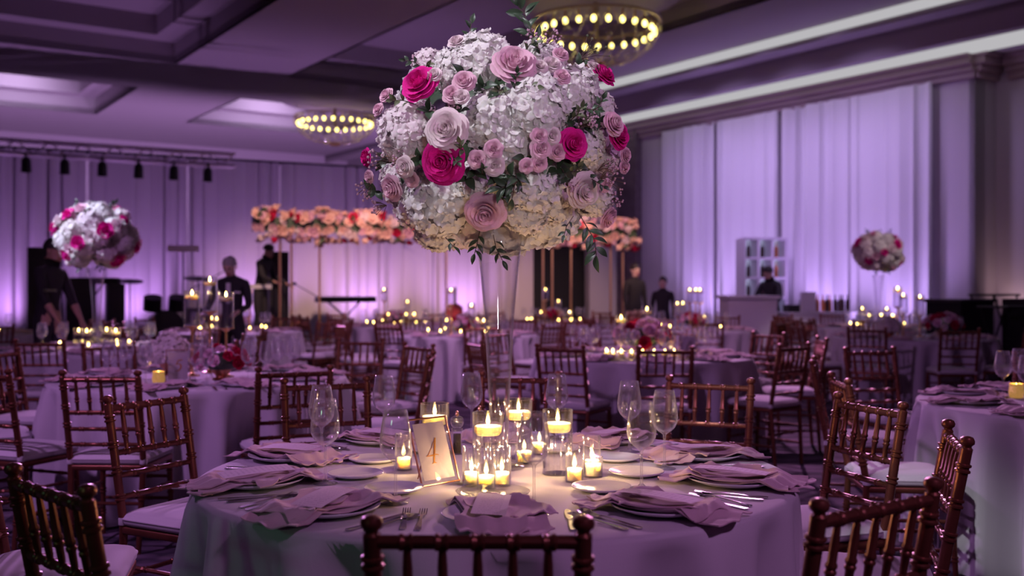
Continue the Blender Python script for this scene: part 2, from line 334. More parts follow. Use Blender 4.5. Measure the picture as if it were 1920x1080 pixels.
# ---- drapes: pleated panels
def pleats(L, z0, z1, seed, amp=.05, pitch=.16, flare=.4):
    r = random.Random(seed); n = int(L/pitch*7); ph = r.random()*6; k2 = r.uniform(.5, .8); k3 = r.uniform(1.7, 2.3)
    def fn(u, v):
        x = u*L; q = 2*PI*x/pitch
        a = amp*(.55+.45*math.sin(q*.13*k2+ph))*(1+flare*(1-v))
        y = a*math.sin(q+.9*math.sin(q*.21*k3+ph)) + .35*amp*math.sin(q*.37*k2+ph*2)
        return (x + .25*pitch*math.cos(q)*.6, y, z0+(z1-z0)*v)
    return MB().grid(n, 6, fn)
ang = math.atan2(DRU.y, DRU.x)
lw_ = 1.75
for i in range(8):
    t0 = -9.2+i*lw_
    o = mk('stage_drape', pleats(lw_*1.0, .02, EYE+2.45, 30+i, .07, .26), 'drape', None, drape_pt(t0, 0), (0, 0, ang), True, 0)
    tag(o, 'pale lilac floor-length drape panel behind the stage, %s from the left' % ORD[i], 'curtain', 'stage drape panels')
b = MB(); b.tube([drape_pt(-9.2, -.16, EYE+2.47), drape_pt(4.9, -.16, EYE+2.47)], .04); tag(mk('drape_pipe', b, 'black_metal'), 'dark pipe carrying the stage drape panels', 'pipe')
for i in range(4):
    dp = 16.8-(i+1)*1.66
    p = room(15.33, dp); o = mk('sheer_curtain', pleats(1.67, .02, EYE+3.43, 60+i, .085, .29), 'sheer', None, p, (0, 0, ROOMA+PI/2), True, 0)
    tag(o, 'tall white sheer curtain on the side wall, %s from the left' % ORD[3-(3-i)], 'curtain', 'white sheer curtains')
# partition with a dark doorway between the drape and the side wall
pt = MB()
def slab(t0, t1, z0, z1): c = drape_pt((t0+t1)/2, -.1, (z0+z1)/2); pt.box(c, (t1-t0, .2, z1-z0), ang)
slab(4.3, 5.22, 0, EYE+2.4); slab(6.67, 7.4, 0, EYE+2.4); slab(5.22, 6.67, 2.34, EYE+2.4)
struct('wall_partition', pt, 'wall')
b = MB(); c = drape_pt(5.95, -.35, 1.2); b.box(c, (1.7, .1, 2.6), ang); o = struct('doorway_dark', b, 'black_cloth')  # black sheet behind the opening, in place of the dark space beyond
# stage
st = MB(); c = drape_pt(-2.9, 1.7, .2); st.box(c, (11.5, 3.0, .4), ang); o = mk('stage', st, 'black_cloth', None, (0, 0, 0), (0, 0, 0), False); tag(o, 'low black stage platform in front of the drapes', 'stage')
# warm house glow on the far right wall, cove light in the far coffers
spot(room(15.72, 9.1, .5), room(16.1, 9.1, 1.9), (1, .66, .66), 34, 80, .9, .06)
for c in cols[1:]:
    p = room((c[0]+c[1])/2, 25.0, CZ+.3); spot(p, room((c[0]+c[1])/2, 26.9, CZ+.2), (.80, .62, 1), 130, 120, .8, .3)
# ================================================================== TABLES
TOP = .76
def cloth_mesh(seed):
    r = random.Random(seed); n = 320
    terms = [(r.choice([13, 15, 17, 19, 22, 26, 29, 33]), r.uniform(0, 6.28), r.uniform(.4, 1)) for _ in range(6)]
    def fold(a):
        v = sum(w_*math.cos(k*a+p) for k, p, w_ in terms)/2.2
        return v
    prof = [(0, TOP), (.3, TOP), (.6, TOP), (.85, TOP), (.905, TOP-.001), (.917, TOP-.006), (.923, TOP-.016)]
    zs = [TOP-.05, TOP-.10, TOP-.17, TOP-.26, TOP-.36, TOP-.47, TOP-.58, TOP-.68, .012]
    vs = []; fs = []; rows_ = 0
    for rr, z in prof:
        for i in range(n): a = 2*PI*i/n; vs.append((rr*math.cos(a), rr*math.sin(a), z))
        rows_ += 1
    for z in zs:
        d = (TOP-z)/TOP
        for i in range(n):
            a = 2*PI*i/n; fo = fold(a); q = .925+.02*d + .082*min(1, d/.35)**.75*(1+.5*d)*(math.copysign(abs(fo)**.8, fo)-.25)
            vs.append((q*math.cos(a), q*math.sin(a), z))
        rows_ += 1
    for j in range(rows_-1):
        for i in range(n): k = (i+1) % n; fs.append((j*n+i, (j+1)*n+i, (j+1)*n+k, j*n+k))
    b = MB(); b.v = vs; b.f = fs; return b.mesh('tablecloth', 'cloth', True, 0)
TABLES = {  # name: (x, y, phrase, first chair angle, level)
 'T4': (-.05, 3.235, 'the table under the huge bouquet', -90, 0),
 'T5': (-2.0, 6.6, 'the table with the number five', -90, 1),
 'TB': (1.12, 8.75, 'the table with the big blush flower bowl', -90, 1),
 'TR': (3.0, 5.1, 'the table cut by the picture edge', -126, 1),
 'TL': (-3.95, 9.75, 'the table under the bright white bouquet', -80, 2),
 'TR2': (4.75, 12.1, 'the table with three gold-stemmed candles', -95, 2),
 'TM': (-.6, 12.8, 'the candlelit table behind the tall vase', -118, 2),
 'TRV': (5.4, 15.1, 'the table under the farthest bouquet', -80, 3),
 'F1': (-3.75, 13.7, 'the table behind the grey-haired man', -100, 3),
 'F2': (2.5, 14.3, 'the table between the vase and the bar', -90, 3),
 'F4': (-1.8, 15.9, 'the table below the flower garland', -75, 3),
 'F5': (.7, 17.2, 'the table before the black doorway', -90, 3),
 'F6': (-6.9, 12.9, 'the table behind the leaning waiter', -90, 3),
 'F7': (-5.9, 6.9, 'the unlit side of the hall', -90, 3),
}
for i, (k, (x, y, ph, a0, lv)) in enumerate(TABLES.items()):
    if k == 'F7': continue
    me = cached('cloth%d' % (i % 5), lambda i=i: cloth_mesh(100+i))
    o = inst('tablecloth', me, None, (x, y, 0), (0, 0, .7*i)); tag(o, 'pale floor-length cloth on ' + ph, 'tablecloth', 'round tables under pale cloths')

# ================================================================== CHAIRS (bamboo-turned spindle-back)
def turned(p0, p1, r0, r1, nodes, n=10, nr=1.32):
    """tapered rod with pairs of raised bamboo rings"""
    p0, p1 = Vector(p0), Vector(p1); L = (p1-p0).length
    ts = [(0, r0)]
    for t in nodes:
        rr = r0+(r1-r0)*t; d = .0052/L
        for q, k in ((-2.6, 1), (-2.1, nr), (-1.1, nr), (-.5, 1.02), (.5, 1.02), (1.1, nr), (2.1, nr), (2.6, 1)): ts.append((t+q*d, rr*k))
    ts.append((1, r1)); b = MB(); b.tube([p0.lerp(p1, t) for t, _ in ts], [q for _, q in ts], n); return b
def chair_meshes():
    m = {}; PB = lambda z: -.085*max(0, z-.44)/.48            # backrest leans
    def post(s):
        b = turned((s*.172, -.03, .0), (s*.186, 0, .45), .0135, .016, (.3, .62), 10)
        b.join(turned((s*.186, 0, .45), (s*.19, PB(.895), .895), .016, .0165, (.22, .45, .66, .88), 10))
        b.lathe([(.0165, 0), (.012, .006), (.0125, .010), (.0195, .016), (.021, .024), (.0175, .033), (.010, .037), (0, .038)], 10, (s*.19, PB(.9), .892)); return b
    m['post_a'] = post(-1).mesh('back_post', 'chair'); m['post_b'] = post(1).mesh('back_post', 'chair')
    def rail(z, r=.0115, nd=(.16, .33, .5, .67, .84)): return turned((-.19, PB(z), z), (.19, PB(z), z), r, r, nd, 9, 1.22)
    m['top_rail'] = rail(.88, .013).mesh('top_rail', 'chair'); m['mid_rail'] = rail(.712).mesh('rail', 'chair')
    m['low_rail'] = rail(.628, .0105, (.2, .5, .8)).mesh('rail', 'chair'); m['low_rail2'] = rail(.548, .0105, (.2, .5, .8)).mesh('rail', 'chair')
    b = MB(); z0, z1 = .712, .88
    pr = [(0, .0062), (.12, .0085), (.30, .0095), (.33, .0125), (.36, .0125), (.38, .0095), (.41, .0125), (.44, .0125), (.47, .0098), (.72, .0095), (.90, .0075), (1, .0062)]
    b.tube([(0, PB(z0+(z1-z0)*t), z0+(z1-z0)*t) for t, _ in pr], [q for _, q in pr], 8); m['spindle'] = b.mesh('spindle', 'chair')
    def fleg(s): return turned((s*.188, .388, 0), (s*.182, .365, .44), .0115, .0165, (.28, .55, .82), 10)
    m['fleg_a'] = fleg(-1).mesh('front_leg', 'chair'); m['fleg_b'] = fleg(1).mesh('front_leg', 'chair')
    def side(s, z): return turned((s*.178, -.02+z*.03, z), (s*.186, .375, z), .009, .009, (.3, .7), 7)
    for nm, z in (('s1', .16), ('s2', .29)):
        m[nm+'a'] = side(-1, z).mesh('stretcher', 'chair'); m[nm+'b'] = side(1, z).mesh('stretcher', 'chair')
    m['fs1'] = turned((-.186, .38, .20), (.186, .38, .20), .009, .009, (.3, .7), 7).mesh('stretcher', 'chair')
    m['fs2'] = turned((-.184, .372, .32), (.184, .372, .32), .009, .009, (.3, .7), 7).mesh('stretcher', 'chair')
    m['bs1'] = turned((-.178, -.012, .25), (.178, -.012, .25), .009, .009, (.3, .7), 7).mesh('stretcher', 'chair')
    b = MB()
    def rr(z, ins, rad, n=6):
        pts = []; hx, y0, y1 = .20-ins, -.015+ins, .395-ins
        for cx_, cy_, a in ((hx-rad, y1-rad, 0), (-hx+rad, y1-rad, 90), (-hx+rad, y0+rad, 180), (hx-rad, y0+rad, 270)):
            for k in range(n+1): q = R(a+90*k/n); pts.append((cx_+rad*math.cos(q), cy_+rad*math.sin(q), z))
        return pts
    def loft(rings, bb, close=True):
        n = len(rings[0]); vs = [p for r_ in rings for p in r_]; fs = []
        for j in range(len(rings)-1):
            for k in range(n): l = (k+1) % n; fs.append((j*n+k, j*n+l, (j+1)*n+l, (j+1)*n+k))
        fs.append(tuple(range(n-1, -1, -1))); fs.append(tuple((len(rings)-1)*n+k for k in range(n))); bb.add(vs, fs)
    loft([rr(.415, .004, .03), rr(.42, 0, .03), rr(.438, 0, .03), rr(.443, .004, .03)], b); m['seat'] = b.mesh('seat_frame', 'chair', True, 50)
    b = MB(); loft([rr(.4435, .014, .05), rr(.449, .001, .055), rr(.458, -.005, .06), rr(.470, -.005, .06), rr(.4705, -.008, .06), rr(.474, -.008, .06), rr(.4745, -.005, .06), rr(.488, .003, .06), rr(.497, .025, .06), rr(.502, .07, .06), rr(.504, .13, .05)], b)
    m['cushion'] = b.mesh('cushion', 'cushion', True, 60)
    def strap(s): b = MB(); b.lathe([(.0185, -.014), (.0195, -.010), (.0195, .010), (.0185, .014)], 12, (s*.186, 0, .462)); b.box((s*.168, .014, .464), (.02, .04, .008)); return b
    m['strap_a'] = strap(-1).mesh('tie_strap', 'cushion'); m['strap_b'] = strap(1).mesh('tie_strap', 'cushion')
    return m
CM = chair_meshes()
FULL = [('back_post', 'post_a', 0), ('back_post', 'post_b', 0), ('top_rail', 'top_rail', 0), ('rail', 'mid_rail', 0), ('rail', 'low_rail', 0), ('rail', 'low_rail2', 0),
        ('front_leg', 'fleg_a', 0), ('front_leg', 'fleg_b', 0), ('stretcher', 's1a', 0), ('stretcher', 's1b', 0), ('stretcher', 's2a', 0), ('stretcher', 's2b', 0),
        ('stretcher', 'fs1', 0), ('stretcher', 'fs2', 0), ('stretcher', 'bs1', 0), ('seat_frame', 'seat', 0), ('cushion', 'cushion', 0), ('tie_strap', 'strap_a', 0), ('tie_strap', 'strap_b', 0)] + \
       [('spindle', 'spindle', x) for x in (-.127, -.0635, 0, .0635, .127)]
def far_frame():
    b = MB()
    for nm, k, x in FULL:
        if k in ('cushion', 'strap_a', 'strap_b'): continue
        me = CM[k]; b.add([(v.co.x+x, v.co.y, v.co.z) for v in me.vertices], [tuple(p.vertices) for p in me.polygons])
    return b.mesh('chair_frame', 'chair')
FARF = far_frame()
CHAIRS = {}
def chair(tab, x, y, face, full=True):
    """face: direction (degrees) in which the sitter would look; x, y: middle of the backrest"""
    fx, fy = math.cos(R(face)), math.sin(R(face)); x += .078*fx; y += .078*fy     # measured at the top of the leaning back
    if tab != 'T4':
        c = TABLES[tab]; dx, dy = x-c[0], y-c[1]; q = math.hypot(dx, dy)
        if q < (1.2 if tab == 'TR' else 1.41): x, y = c[0]+dx*1.41/q, c[1]+dy*1.41/q
    o = inst('spindle_chair', None, None, (x, y, 0), (0, 0, R(face-90))); o.empty_display_size = .1
    if full:
        for nm, k, px in FULL: inst(nm, CM[k], o, (px, 0, 0))
    else:
        inst('chair_frame', FARF, o); inst('cushion', CM['cushion'], o)
    CHAIRS.setdefault(tab, []).append(o); return o
cx0, cy0 = TABLES['T4'][:2]
def toward(x, y, c, off=0): return math.degrees(math.atan2(c[1]-y, c[0]-x))+off
for (x, y, off) in ((-.062, 1.84, 0), (-1.02, 2.26, 2), (-1.66, 3.10, 8), (-1.44, 4.05, 2), (-.856, 4.72, -8), (.04, 5.05, 0), (.91, 4.72, 8), (1.34, 3.85, -6), (1.30, 3.0, -6), (.75, 2.1, 0)):
    chair('T4', x, y, toward(x, y, (cx0, cy0), off))
SPEC = {'T5': [(-2.05, 5.10, 0), (-1.275, 5.57, -10), (-.67, 6.5, 4), (-.70, 7.65, 0), (-1.24, 8.4, 10), (-2.35, 8.0, 0), (-3.05, 7.75, 0), (-3.45, 6.9, 0), (-3.3, 5.95, 0), (-2.72, 5.25, 6)],
        'TB': [(1.09, 7.42, 0), (2.0, 7.75, 0), (2.55, 8.6, 0), (2.4, 9.6, 0), (1.55, 10.2, 0), (.7, 10.15, 0), (-.15, 9.75, 0), (-.40, 9.15, 0), (-.30, 8.2, 0), (.35, 7.45, 0)],
        'TR': [(1.76, 4.86, -17), (1.77, 6.0, 18), (2.5, 7.15, 0), (3.45, 6.6, 0), (4.2, 6.0, 0), (3.3, 3.75, 0)]}
for k, (x, y, ph, a0, lv) in TABLES.items():
    if k == 'T4': continue
    if k in SPEC:
        for (cx_, cy_, off) in SPEC[k]: chair(k, cx_, cy_, toward(cx_, cy_, (x, y), off))
        continue
    r = random.Random(k)
    for j in range(10):
        a = R(a0+36*j+r.uniform(-5, 5)); q = r.uniform(1.44, 1.62); cx_, cy_ = x+q*math.cos(a), y+q*math.sin(a)
        if k == 'F7' and not (cx_ > -5.6): continue
        chair(k, cx_, cy_, toward(cx_, cy_, (x, y), r.uniform(-9, 9)), lv <= 2)
BLOCK = [at(62, 14.3), at(88, 10.7), at(437, 12.0), at(1800, 13.6), at(1864, 14.3), at(1885, 12.9), at(1930, 13.2), at(1408, 17.4), at(1449, 18.2), at(1530, 17.6), at(1190, 18.4), at(1243, 17.7)]
def seat_c(o): a = o.rotation_euler.z+PI/2; return Vector((o.location.x+.19*math.cos(a), o.location.y+.19*math.sin(a)))
kept = []
for k in ('T4', 'T5', 'TB', 'TR', 'TL', 'TR2', 'TM', 'F2', 'TRV', 'F1', 'F4', 'F5', 'F6', 'F7'):
    for o in list(CHAIRS[k]):
        c = seat_c(o); bad = any((c-e).length < .55 for e in kept) or any((c-Vector((t[0], t[1]))).length < 1.14 for j, t in TABLES.items() if j not in (k, 'F7')) or any((c-p.xy).length < .72 for p in BLOCK)
        if bad and k != 'T4':
            CHAIRS[k].remove(o)
            for ch in list(o.children): bpy.data.objects.remove(ch)
            bpy.data.objects.remove(o)
        else: kept.append(c)
for k, L in CHAIRS.items():
    L.sort(key=lambda o: o.location.x/max(.5, o.location.y))
    for i, o in enumerate(L): tag(o, 'copper spindle-back chair, %s from left at %s' % (ORD[i], TABLES[k][2]), 'chair', 'spindle-back chairs')

# ================================================================== TABLEWARE
def m_plate(r, h=.018):
    pr = [(0, .004), (r*.6, .004), (r*.66, .006), (r*.98, h), (r, h+.001), (r*.995, h-.003), (r*.66, .0), (0, 0)]
    return MB().lathe(pr, 40).mesh('plate', 'china', True, 0)
def m_wine(H=.25, rim=.031, bulge=.043):
    pr = [(.0, .004), (.010, .0045), (.033, .0012), (.036, 0.0006), (.036, .0018), (.012, .0065), (.0055, .014), (.0037, .03), (.0036, .095), (.0048, .108), (.010, .113),
          (.022, .121), (.033, .132), (.0405, .147), (bulge, .163), (.0425, .178), (.0395, .20), (.0355, .225), (rim, H), (rim-.0007, H), (.0345, .225), (.0385, .20), (.0415, .178), (.042, .163), (.0395, .148), (.032, .1335), (.018, .121), (0, .1175)]
    return MB().lathe(pr, 28).mesh('wine_glass', 'wine', True, 0)
def wine_parts():
    ft = MB().lathe([(.0, .004), (.010, .0045), (.033, .0012), (.036, 0.0006), (.036, .0018), (.012, .0065), (.0055, .014)], 28).mesh('foot', 'stemglass', True, 0)
    st_ = MB().lathe([(.0055, .014), (.0040, .03), (.0038, .095), (.0050, .108), (.010, .113)], 14).mesh('stem', 'stemglass', True, 0)
    bo = MB().lathe([(.010, .113), (.022, .121), (.033, .132), (.0405, .147), (.043, .163), (.0425, .178), (.0395, .20), (.0355, .225), (.031, .25), (.0303, .25), (.0345, .225), (.0385, .20), (.0415, .178), (.042, .163), (.0395, .148), (.032, .1335), (.018, .121), (0, .1175)], 32).mesh('bowl', 'wine', True, 0)
    return (('foot', ft), ('stem', st_), ('bowl', bo))
WPARTS = wine_parts()
DIN = m_plate(.135, .02); BRD = m_plate(.085, .014); WIN = m_wine()
def ribbon(path, wd, th, z):   # flat bar along +y with varying width
    b = MB(); vs = []; n = len(path)
    for i, y in enumerate(path):
        for sx, sz in ((-1, -1), (1, -1), (1, 1), (-1, 1)): vs.append((sx*wd[i]/2, y, z[i]+sz*th/2))
    fs = []
    for j in range(n-1):
        for k in range(4): l = (k+1) % 4; fs.append((j*4+k, j*4+l, (j+1)*4+l, (j+1)*4+k))
    fs += [(3, 2, 1, 0), tuple((n-1)*4+k for k in range(4))]; return b.add(vs, fs)
def m_fork():
    b = ribbon([-.10, -.095, -.06, .0, .03, .045, .055], [.012, .016, .013, .006, .007, .016, .022], .0022, [.0015, .002, .003, .006, .007, .005, .004])
    for x in (-.0088, -.003, .003, .0088):
        t = ribbon([.054, .07, .10], [.0036, .0032, .002], .0018, [.004, .004, .009]); t.v = [(p[0]+x, p[1], p[2]) for p in t.v]; b.join(t)
    return b.mesh('fork', 'steel', True, 30)
def m_knife(): return ribbon([-.11, -.105, -.04, .0, .015, .05, .10, .118], [.013, .017, .014, .011, .017, .019, .016, .003], .0028, [.002]*8).mesh('knife', 'steel', True, 30)
def m_spoon():
    b = ribbon([-.10, -.095, -.05, .02, .035], [.012, .016, .011, .006, .008], .0024, [.0015, .002, .004, .007, .006])
    def fn(u, v):
        a = 2*PI*u; q = v; y = .062+.030*q*math.cos(a); x = .019*q*math.sin(a)*(1+.12*math.cos(a)); return (x, y, .0015+.0065*q**2)
    b.grid(20, 5, fn); return b.mesh('spoon', 'steel', True, 0)
FORK, KNIFE, SPOON = m_fork(), m_knife(), m_spoon()
def m_napkin(seed):
    """loosely folded cloth napkin over a plate: a folded body, a gathered middle and a fanned tail; local +y points to the table centre"""
    r = random.Random(seed); b = MB()
    def supp(x, y):        # height of plate or table under the point
        q = math.hypot(x, y)
        if q < .09: return .006
        if q < .136: return .006+.016*(q-.09)/.046
        return max(.0, .023-(q-.136)*.55)
    ph = [r.uniform(0, 6.28) for _ in range(8)]; tw = r.uniform(-.3, .3)
    def sheet(cx_, cy_, L, W, rz, lift, amp, pinch, seed2, n=34, m=18):
        q = random.Random(seed2); p1, p2, p3 = (q.uniform(0, 6.28) for _ in range(3)); ca, sa = math.cos(rz), math.sin(rz)
        def top(u, v):
            s_, t_ = (u-.5)*2, (v-.5)*2
            wdt = W*(1-pinch*math.exp(-(s_-.15)**2*9)) * (1+.10*math.sin(2.2*s_+p1))
            x = s_*L/2 + .012*math.sin(3*t_+p2); y = t_*wdt/2 + .010*math.sin(4*s_+p3)
            X, Y = cx_+x*ca-y*sa, cy_+x*sa+y*ca
            f1 = amp*(.5+.5*math.sin(9*t_*(1-.3*s_)+p1+1.5*s_))*(.35+.65*abs(s_)**1.2)
            f2 = .5*amp*math.sin(5*s_+p2+2*t_)
            return (X, Y, supp(X, Y)+lift+max(0, f1+f2*.6)+.004*abs(t_)**4)
        g = MB().grid(n, m, top)
        nv = len(g.v); low = [(x, y, z-.0035) for x, y, z in g.v]; b.add(g.v, g.f); b.add(low, [tuple(reversed(f_)) for f_ in g.f])
        o = len(b.v)-2*nv; w1 = n+1
        edge = [i for i in range(w1)] + [j*w1+n for j in range(1, m+1)] + [m*w1+i for i in range(n-1, -1, -1)] + [j*w1 for j in range(m-1, 0, -1)]
        for i in range(len(edge)): a, c = edge[i], edge[(i+1) % len(edge)]; b.f.append((o+a, o+nv+a, o+nv+c, o+c))
    sheet(.01, -.01, .40, .20, tw+.05, .003, .009, .12, seed*3+1)
    sheet(-.015, .005, .36, .185, tw-.12, .009, .008, .18, seed*3+2)
    sheet(.02, -.045, .22, .14, tw+r.uniform(.3, .6), .012, .005, .20, seed*3+3, 24, 14)
    sheet(-.16, -.03, .14, .12, tw+1.75, .006, .004, .15, seed*3+4, 18, 14)
    return b.mesh('napkin', 'napkin', True, 50)
NAP = [m_napkin(s_) for s_ in (1, 2, 3, 4)]
def m_menu():
    return MB().grid(12, 4, lambda u, v: ((u-.5)*.21, (v-.5)*.085, .004*math.sin(u*PI))).mesh('menu_card', 'menu', True, 0)
MENU = m_menu()
GLASSES_T4 = [(-.551, 3.02, 'beside the bread plate left of the 4 card'), (-.638, 3.43, 'standing behind another glass by the far left plates'), (-.479, 3.83, 'in front of the dark chair row, left of the tall candle'),
  (-.312, 2.745, 'in front of the framed 4 card'), (-.156, 3.95, 'just left of the tall vase, far side'), (.171, 3.90, 'just right of the tall vase, far side'),
  (.058, 2.70, 'in the middle of the table before the vase'), (.414, 3.61, 'tallest looking of three on the right half of the table'), (.373, 2.95, 'nearest of three on the right half of the table'), (.487, 3.27, 'farthest right on the table under the huge bouquet')]
for x, y, lab in GLASSES_T4:
    o = thing('wine_glass', 'clear empty wine glass ' + lab, 'wine glass', (x, y, TOP), 0, 'wine glasses')
    for nm, me in WPARTS: inst(nm, me, o)
SEATN = {0: 'nearest to us', 1: 'right of the nearest seat', 2: 'at the right rim', 3: 'second along the right rim', 4: 'far side right of the vase', 5: 'far side behind the vase',
         -4: 'far side left of the vase', -3: 'third along the left rim', -2: 'second along the left rim', -1: 'left of the nearest seat'}
def seat_xy(c, r, a): return (c[0]+r*math.sin(a), c[1]-r*math.cos(a))
C4 = (cx0, cy0)
NROT = {0: 0, 1: .35, 2: -.2, 3: .1, 4: -.1, 5: 0, -4: .1, -3: -.1, -2: .2, -1: .25}
for k in (0, 1, 2, 3, 4, 5, -4, -3, -2, -1):
    a = R(36*k+.8); where = SEATN[k]; rr_ = .735 if k else .69
    x, y = seat_xy(C4, rr_, a)
    tag(inst('dinner_plate', DIN, None, (x, y, TOP+.001), (0, 0, a)), 'white dinner plate under a napkin, seat ' + where, 'plate', 'dinner plates')
    nz = a + NROT[k] + PI/2
    tag(inst('napkin', NAP[(k*7+3) % 4], None, (x, y, TOP+.003), (0, 0, nz+PI*(k % 2))), 'dusty rose folded napkin on the plate, seat ' + where, 'napkin', 'napkins')
    mx_, my_ = x-.0*math.sin(a), y
    o = inst('menu_card', MENU, None, (mx_-.01*math.cos(a), my_, TOP+.041), (R(3), R(-2), nz+.08*(k % 3-1))); tag(o, 'printed menu card lying on a napkin, seat ' + where, 'menu card', 'menu cards')
    bx_, by_ = seat_xy(C4, .44, a+R(7 if k > 0 else (-5 if k < 0 else -16)))
    if k not in (0, 5): tag(inst('bread_plate', BRD, None, (bx_, by_, TOP+.001)), 'small empty white bread plate, seat ' + where, 'plate', 'bread plates')
    rad = Vector((math.sin(a), -math.cos(a))); tan = Vector((math.cos(a), math.sin(a)))     # tan: sitter's right
    def put(me, nm, lat, inn, lab, dz=0, cat=None, turn=0):
        p = Vector((x, y))+tan*lat-rad*inn; o = inst(nm, me, None, (p.x, p.y, TOP+.001+dz), (0, 0, a+turn)); tag(o, lab+', seat '+where, cat or nm, nm+'s')
    put(FORK, 'fork', -.185, -.01, 'steel dinner fork beside the plate'); put(FORK, 'fork', -.225, .0, 'steel salad fork outside the dinner fork', turn=.04)
    put(KNIFE, 'knife', .185, -.01, 'steel knife beside the plate'); put(SPOON, 'spoon', .225, .0, 'steel spoon outside the knife')
# low clear dish before the vase
d = MB().lathe([(0, .008), (.05, .008), (.085, .014), (.10, .022), (.102, .022), (.10, .019), (.07, .006), (.05, 0), (0, 0)], 40)
tag(mk('glass_dish', d, 'vase', None, (-.052, 2.80, TOP+.001), (0, 0, 0), True, 0), 'low clear glass dish before the votive candles', 'dish')
# settings on the other tables
def setting_ring(key, n, a0, wine=1, plate=True, vis=None):
    x, y, ph = TABLES[key][:3]; far = TABLES[key][4] >= 2; r = random.Random(key+'s')
    items = []
    for j in range(n):
        a = R(a0+360/n*j+r.uniform(-3, 3)); px, py = seat_xy((x, y), .71, a)
        if plate: items.append(('dinner_plate', DIN, px, py, TOP+.001, a, 'white dinner plate', 'plate'))
        items.append(('napkin', NAP[r.randrange(4)], px, py, TOP+.003, a+PI/2+r.uniform(-.4, .4), 'dusty rose napkin', 'napkin'))
        for q in range(wine):
            gx, gy = seat_xy((x, y), .50+.09*q, a+R(13+7*q)); items.append(('wine_glass', WIN, gx, gy, TOP, 0, 'clear wine glass', 'wine glass'))
    for nm in ('dinner_plate', 'napkin', 'wine_glass'):
        L = sorted([i for i in items if i[0] == nm], key=lambda i: i[2]/i[3])
        for q, i in enumerate(L):
            o = inst(nm, i[1], None, (i[2], i[3], i[4]), (0, 0, i[5]))
            tag(o, '%s, %s from left on %s' % (i[6], (ORD+['sixteenth', 'seventeenth', 'eighteenth', 'nineteenth', 'twentieth'])[q], ph), i[7], '%s on %s' % (i[6], ph))
setting_ring('T5', 10, 0, 2); setting_ring('TB', 10, 0, 2); setting_ring('TR', 10, -54, 1); setting_ring('TL', 10, 10, 1)
for k in ('TR2', 'TM'): setting_ring(k, 9, 5, 1, True)
for k in ('TRV', 'F1', 'F2', 'F4', 'F5', 'F6'): setting_ring(k, 7, 5, 1, False)
def cut(me, nm, x, y, rz, lab): tag(inst(nm, me, None, (x, y, TOP+.001), (0, 0, rz)), lab, nm, nm+'s')
cut(KNIFE, 'knife', -1.70, 5.86, .35, 'steel knife at the near rim of the table with the number five'); cut(SPOON, 'spoon', -1.65, 5.89, .35, 'steel spoon at the near rim of the table with the number five')
cut(FORK, 'fork', -1.52, 5.93, .3, 'steel dinner fork at the near rim of the table with the number five'); cut(FORK, 'fork', -1.46, 5.96, .3, 'steel salad fork at the near rim of the table with the number five')

# ================================================================== CANDLES
def flame_mesh(s=1, m='flame'):
    return MB().lathe([(0, 0), (.0045*s, .004*s), (.0072*s, .011*s), (.0060*s, .020*s), (.003*s, .029*s), (0, .037*s)], 8).mesh('flame', m, True, 0)
FL = flame_mesh(1.0); FLF = flame_mesh(1.0, 'flame_far')
def cyl_meshes(h, r, fill, disc_r, thick):
    g = MB().lathe([(0, .003), (r-.003, .003), (r-.003, h), (r, h), (r, 0), (0, 0)], 32).mesh('glass_cylinder', 'glass', True, 40)
    wt = MB().lathe([(0, .004), (r-.0035, .004), (r-.0035, fill), (0, fill)], 28).mesh('water', 'water', True, 40)
    wx = MB().lathe([(0, 0), (disc_r*.8, 0), (disc_r, thick*.35), (disc_r*.98, thick*.9), (disc_r*.9, thick), (disc_r*.7, thick*.86), (0, thick*.84)], 24).mesh('wax', 'wax', True, 40)
    wk = MB().tube([(0, 0, 0), (.0006, 0, .009)], .0008, 5).mesh('wick', 'black', True, 40)
    return g, wt, wx, wk
CYL = cyl_meshes(.20, .047, .145, .043, .028); CYLT = cyl_meshes(.23, .05, .185, .045, .028)
def floating_candle(loc, lab, tall=False, stand=0, kind='gold', far=True, group='floating candles in glass cylinders', power=0):
    o = thing('floating_candle', lab, 'candle', loc, 0, group); g, wt, wx, wk = CYLT if tall else CYL; fill = .185 if tall else .145
    if stand:
        sm = cached('stand%.2f%s' % (stand, kind), lambda: MB().lathe([(0, 0), (.05, 0), (.05, .006), (.02, .014), (.009, .03), (.008, stand*.5), (.013, stand*.52), (.008, stand*.56), (.009, stand-.03), (.03, stand-.012), (.052, stand-.006), (.052, stand-.0005), (0, stand-.0005)], 20).mesh('candle_stand', kind, True, 40))
        inst('candle_stand', sm, o)
    inst('glass_cylinder', g, o, (0, 0, stand)); inst('water', wt, o, (0, 0, stand))
    wz = stand+fill-.014; inst('wax', wx, o, (0, 0, wz)); inst('wick', wk, o, (0, 0, wz+.023)); inst('flame', FLF if far else FL, o, (0, 0, wz+.029))
    if power: point(Vector(loc)+Vector((0, 0, wz+.042)), WARM, power, .003)
    return o
def votive_meshes(h, r, fill):
    g = MB().lathe([(0, .004), (r-.003, .004), (r-.002, h), (r, h), (r-.001, 0), (0, 0)], 24).mesh('votive_glass', 'glass', True, 40)
    wx = MB().lathe([(0, .005), (r-.006, .005), (r-.006, fill), (r-.011, fill-.002), (0, fill-.004)], 20).mesh('wax', 'wax', True, 40); return g, wx
VOT = votive_meshes(.115, .028, .04); VOS = votive_meshes(.062, .030, .040)
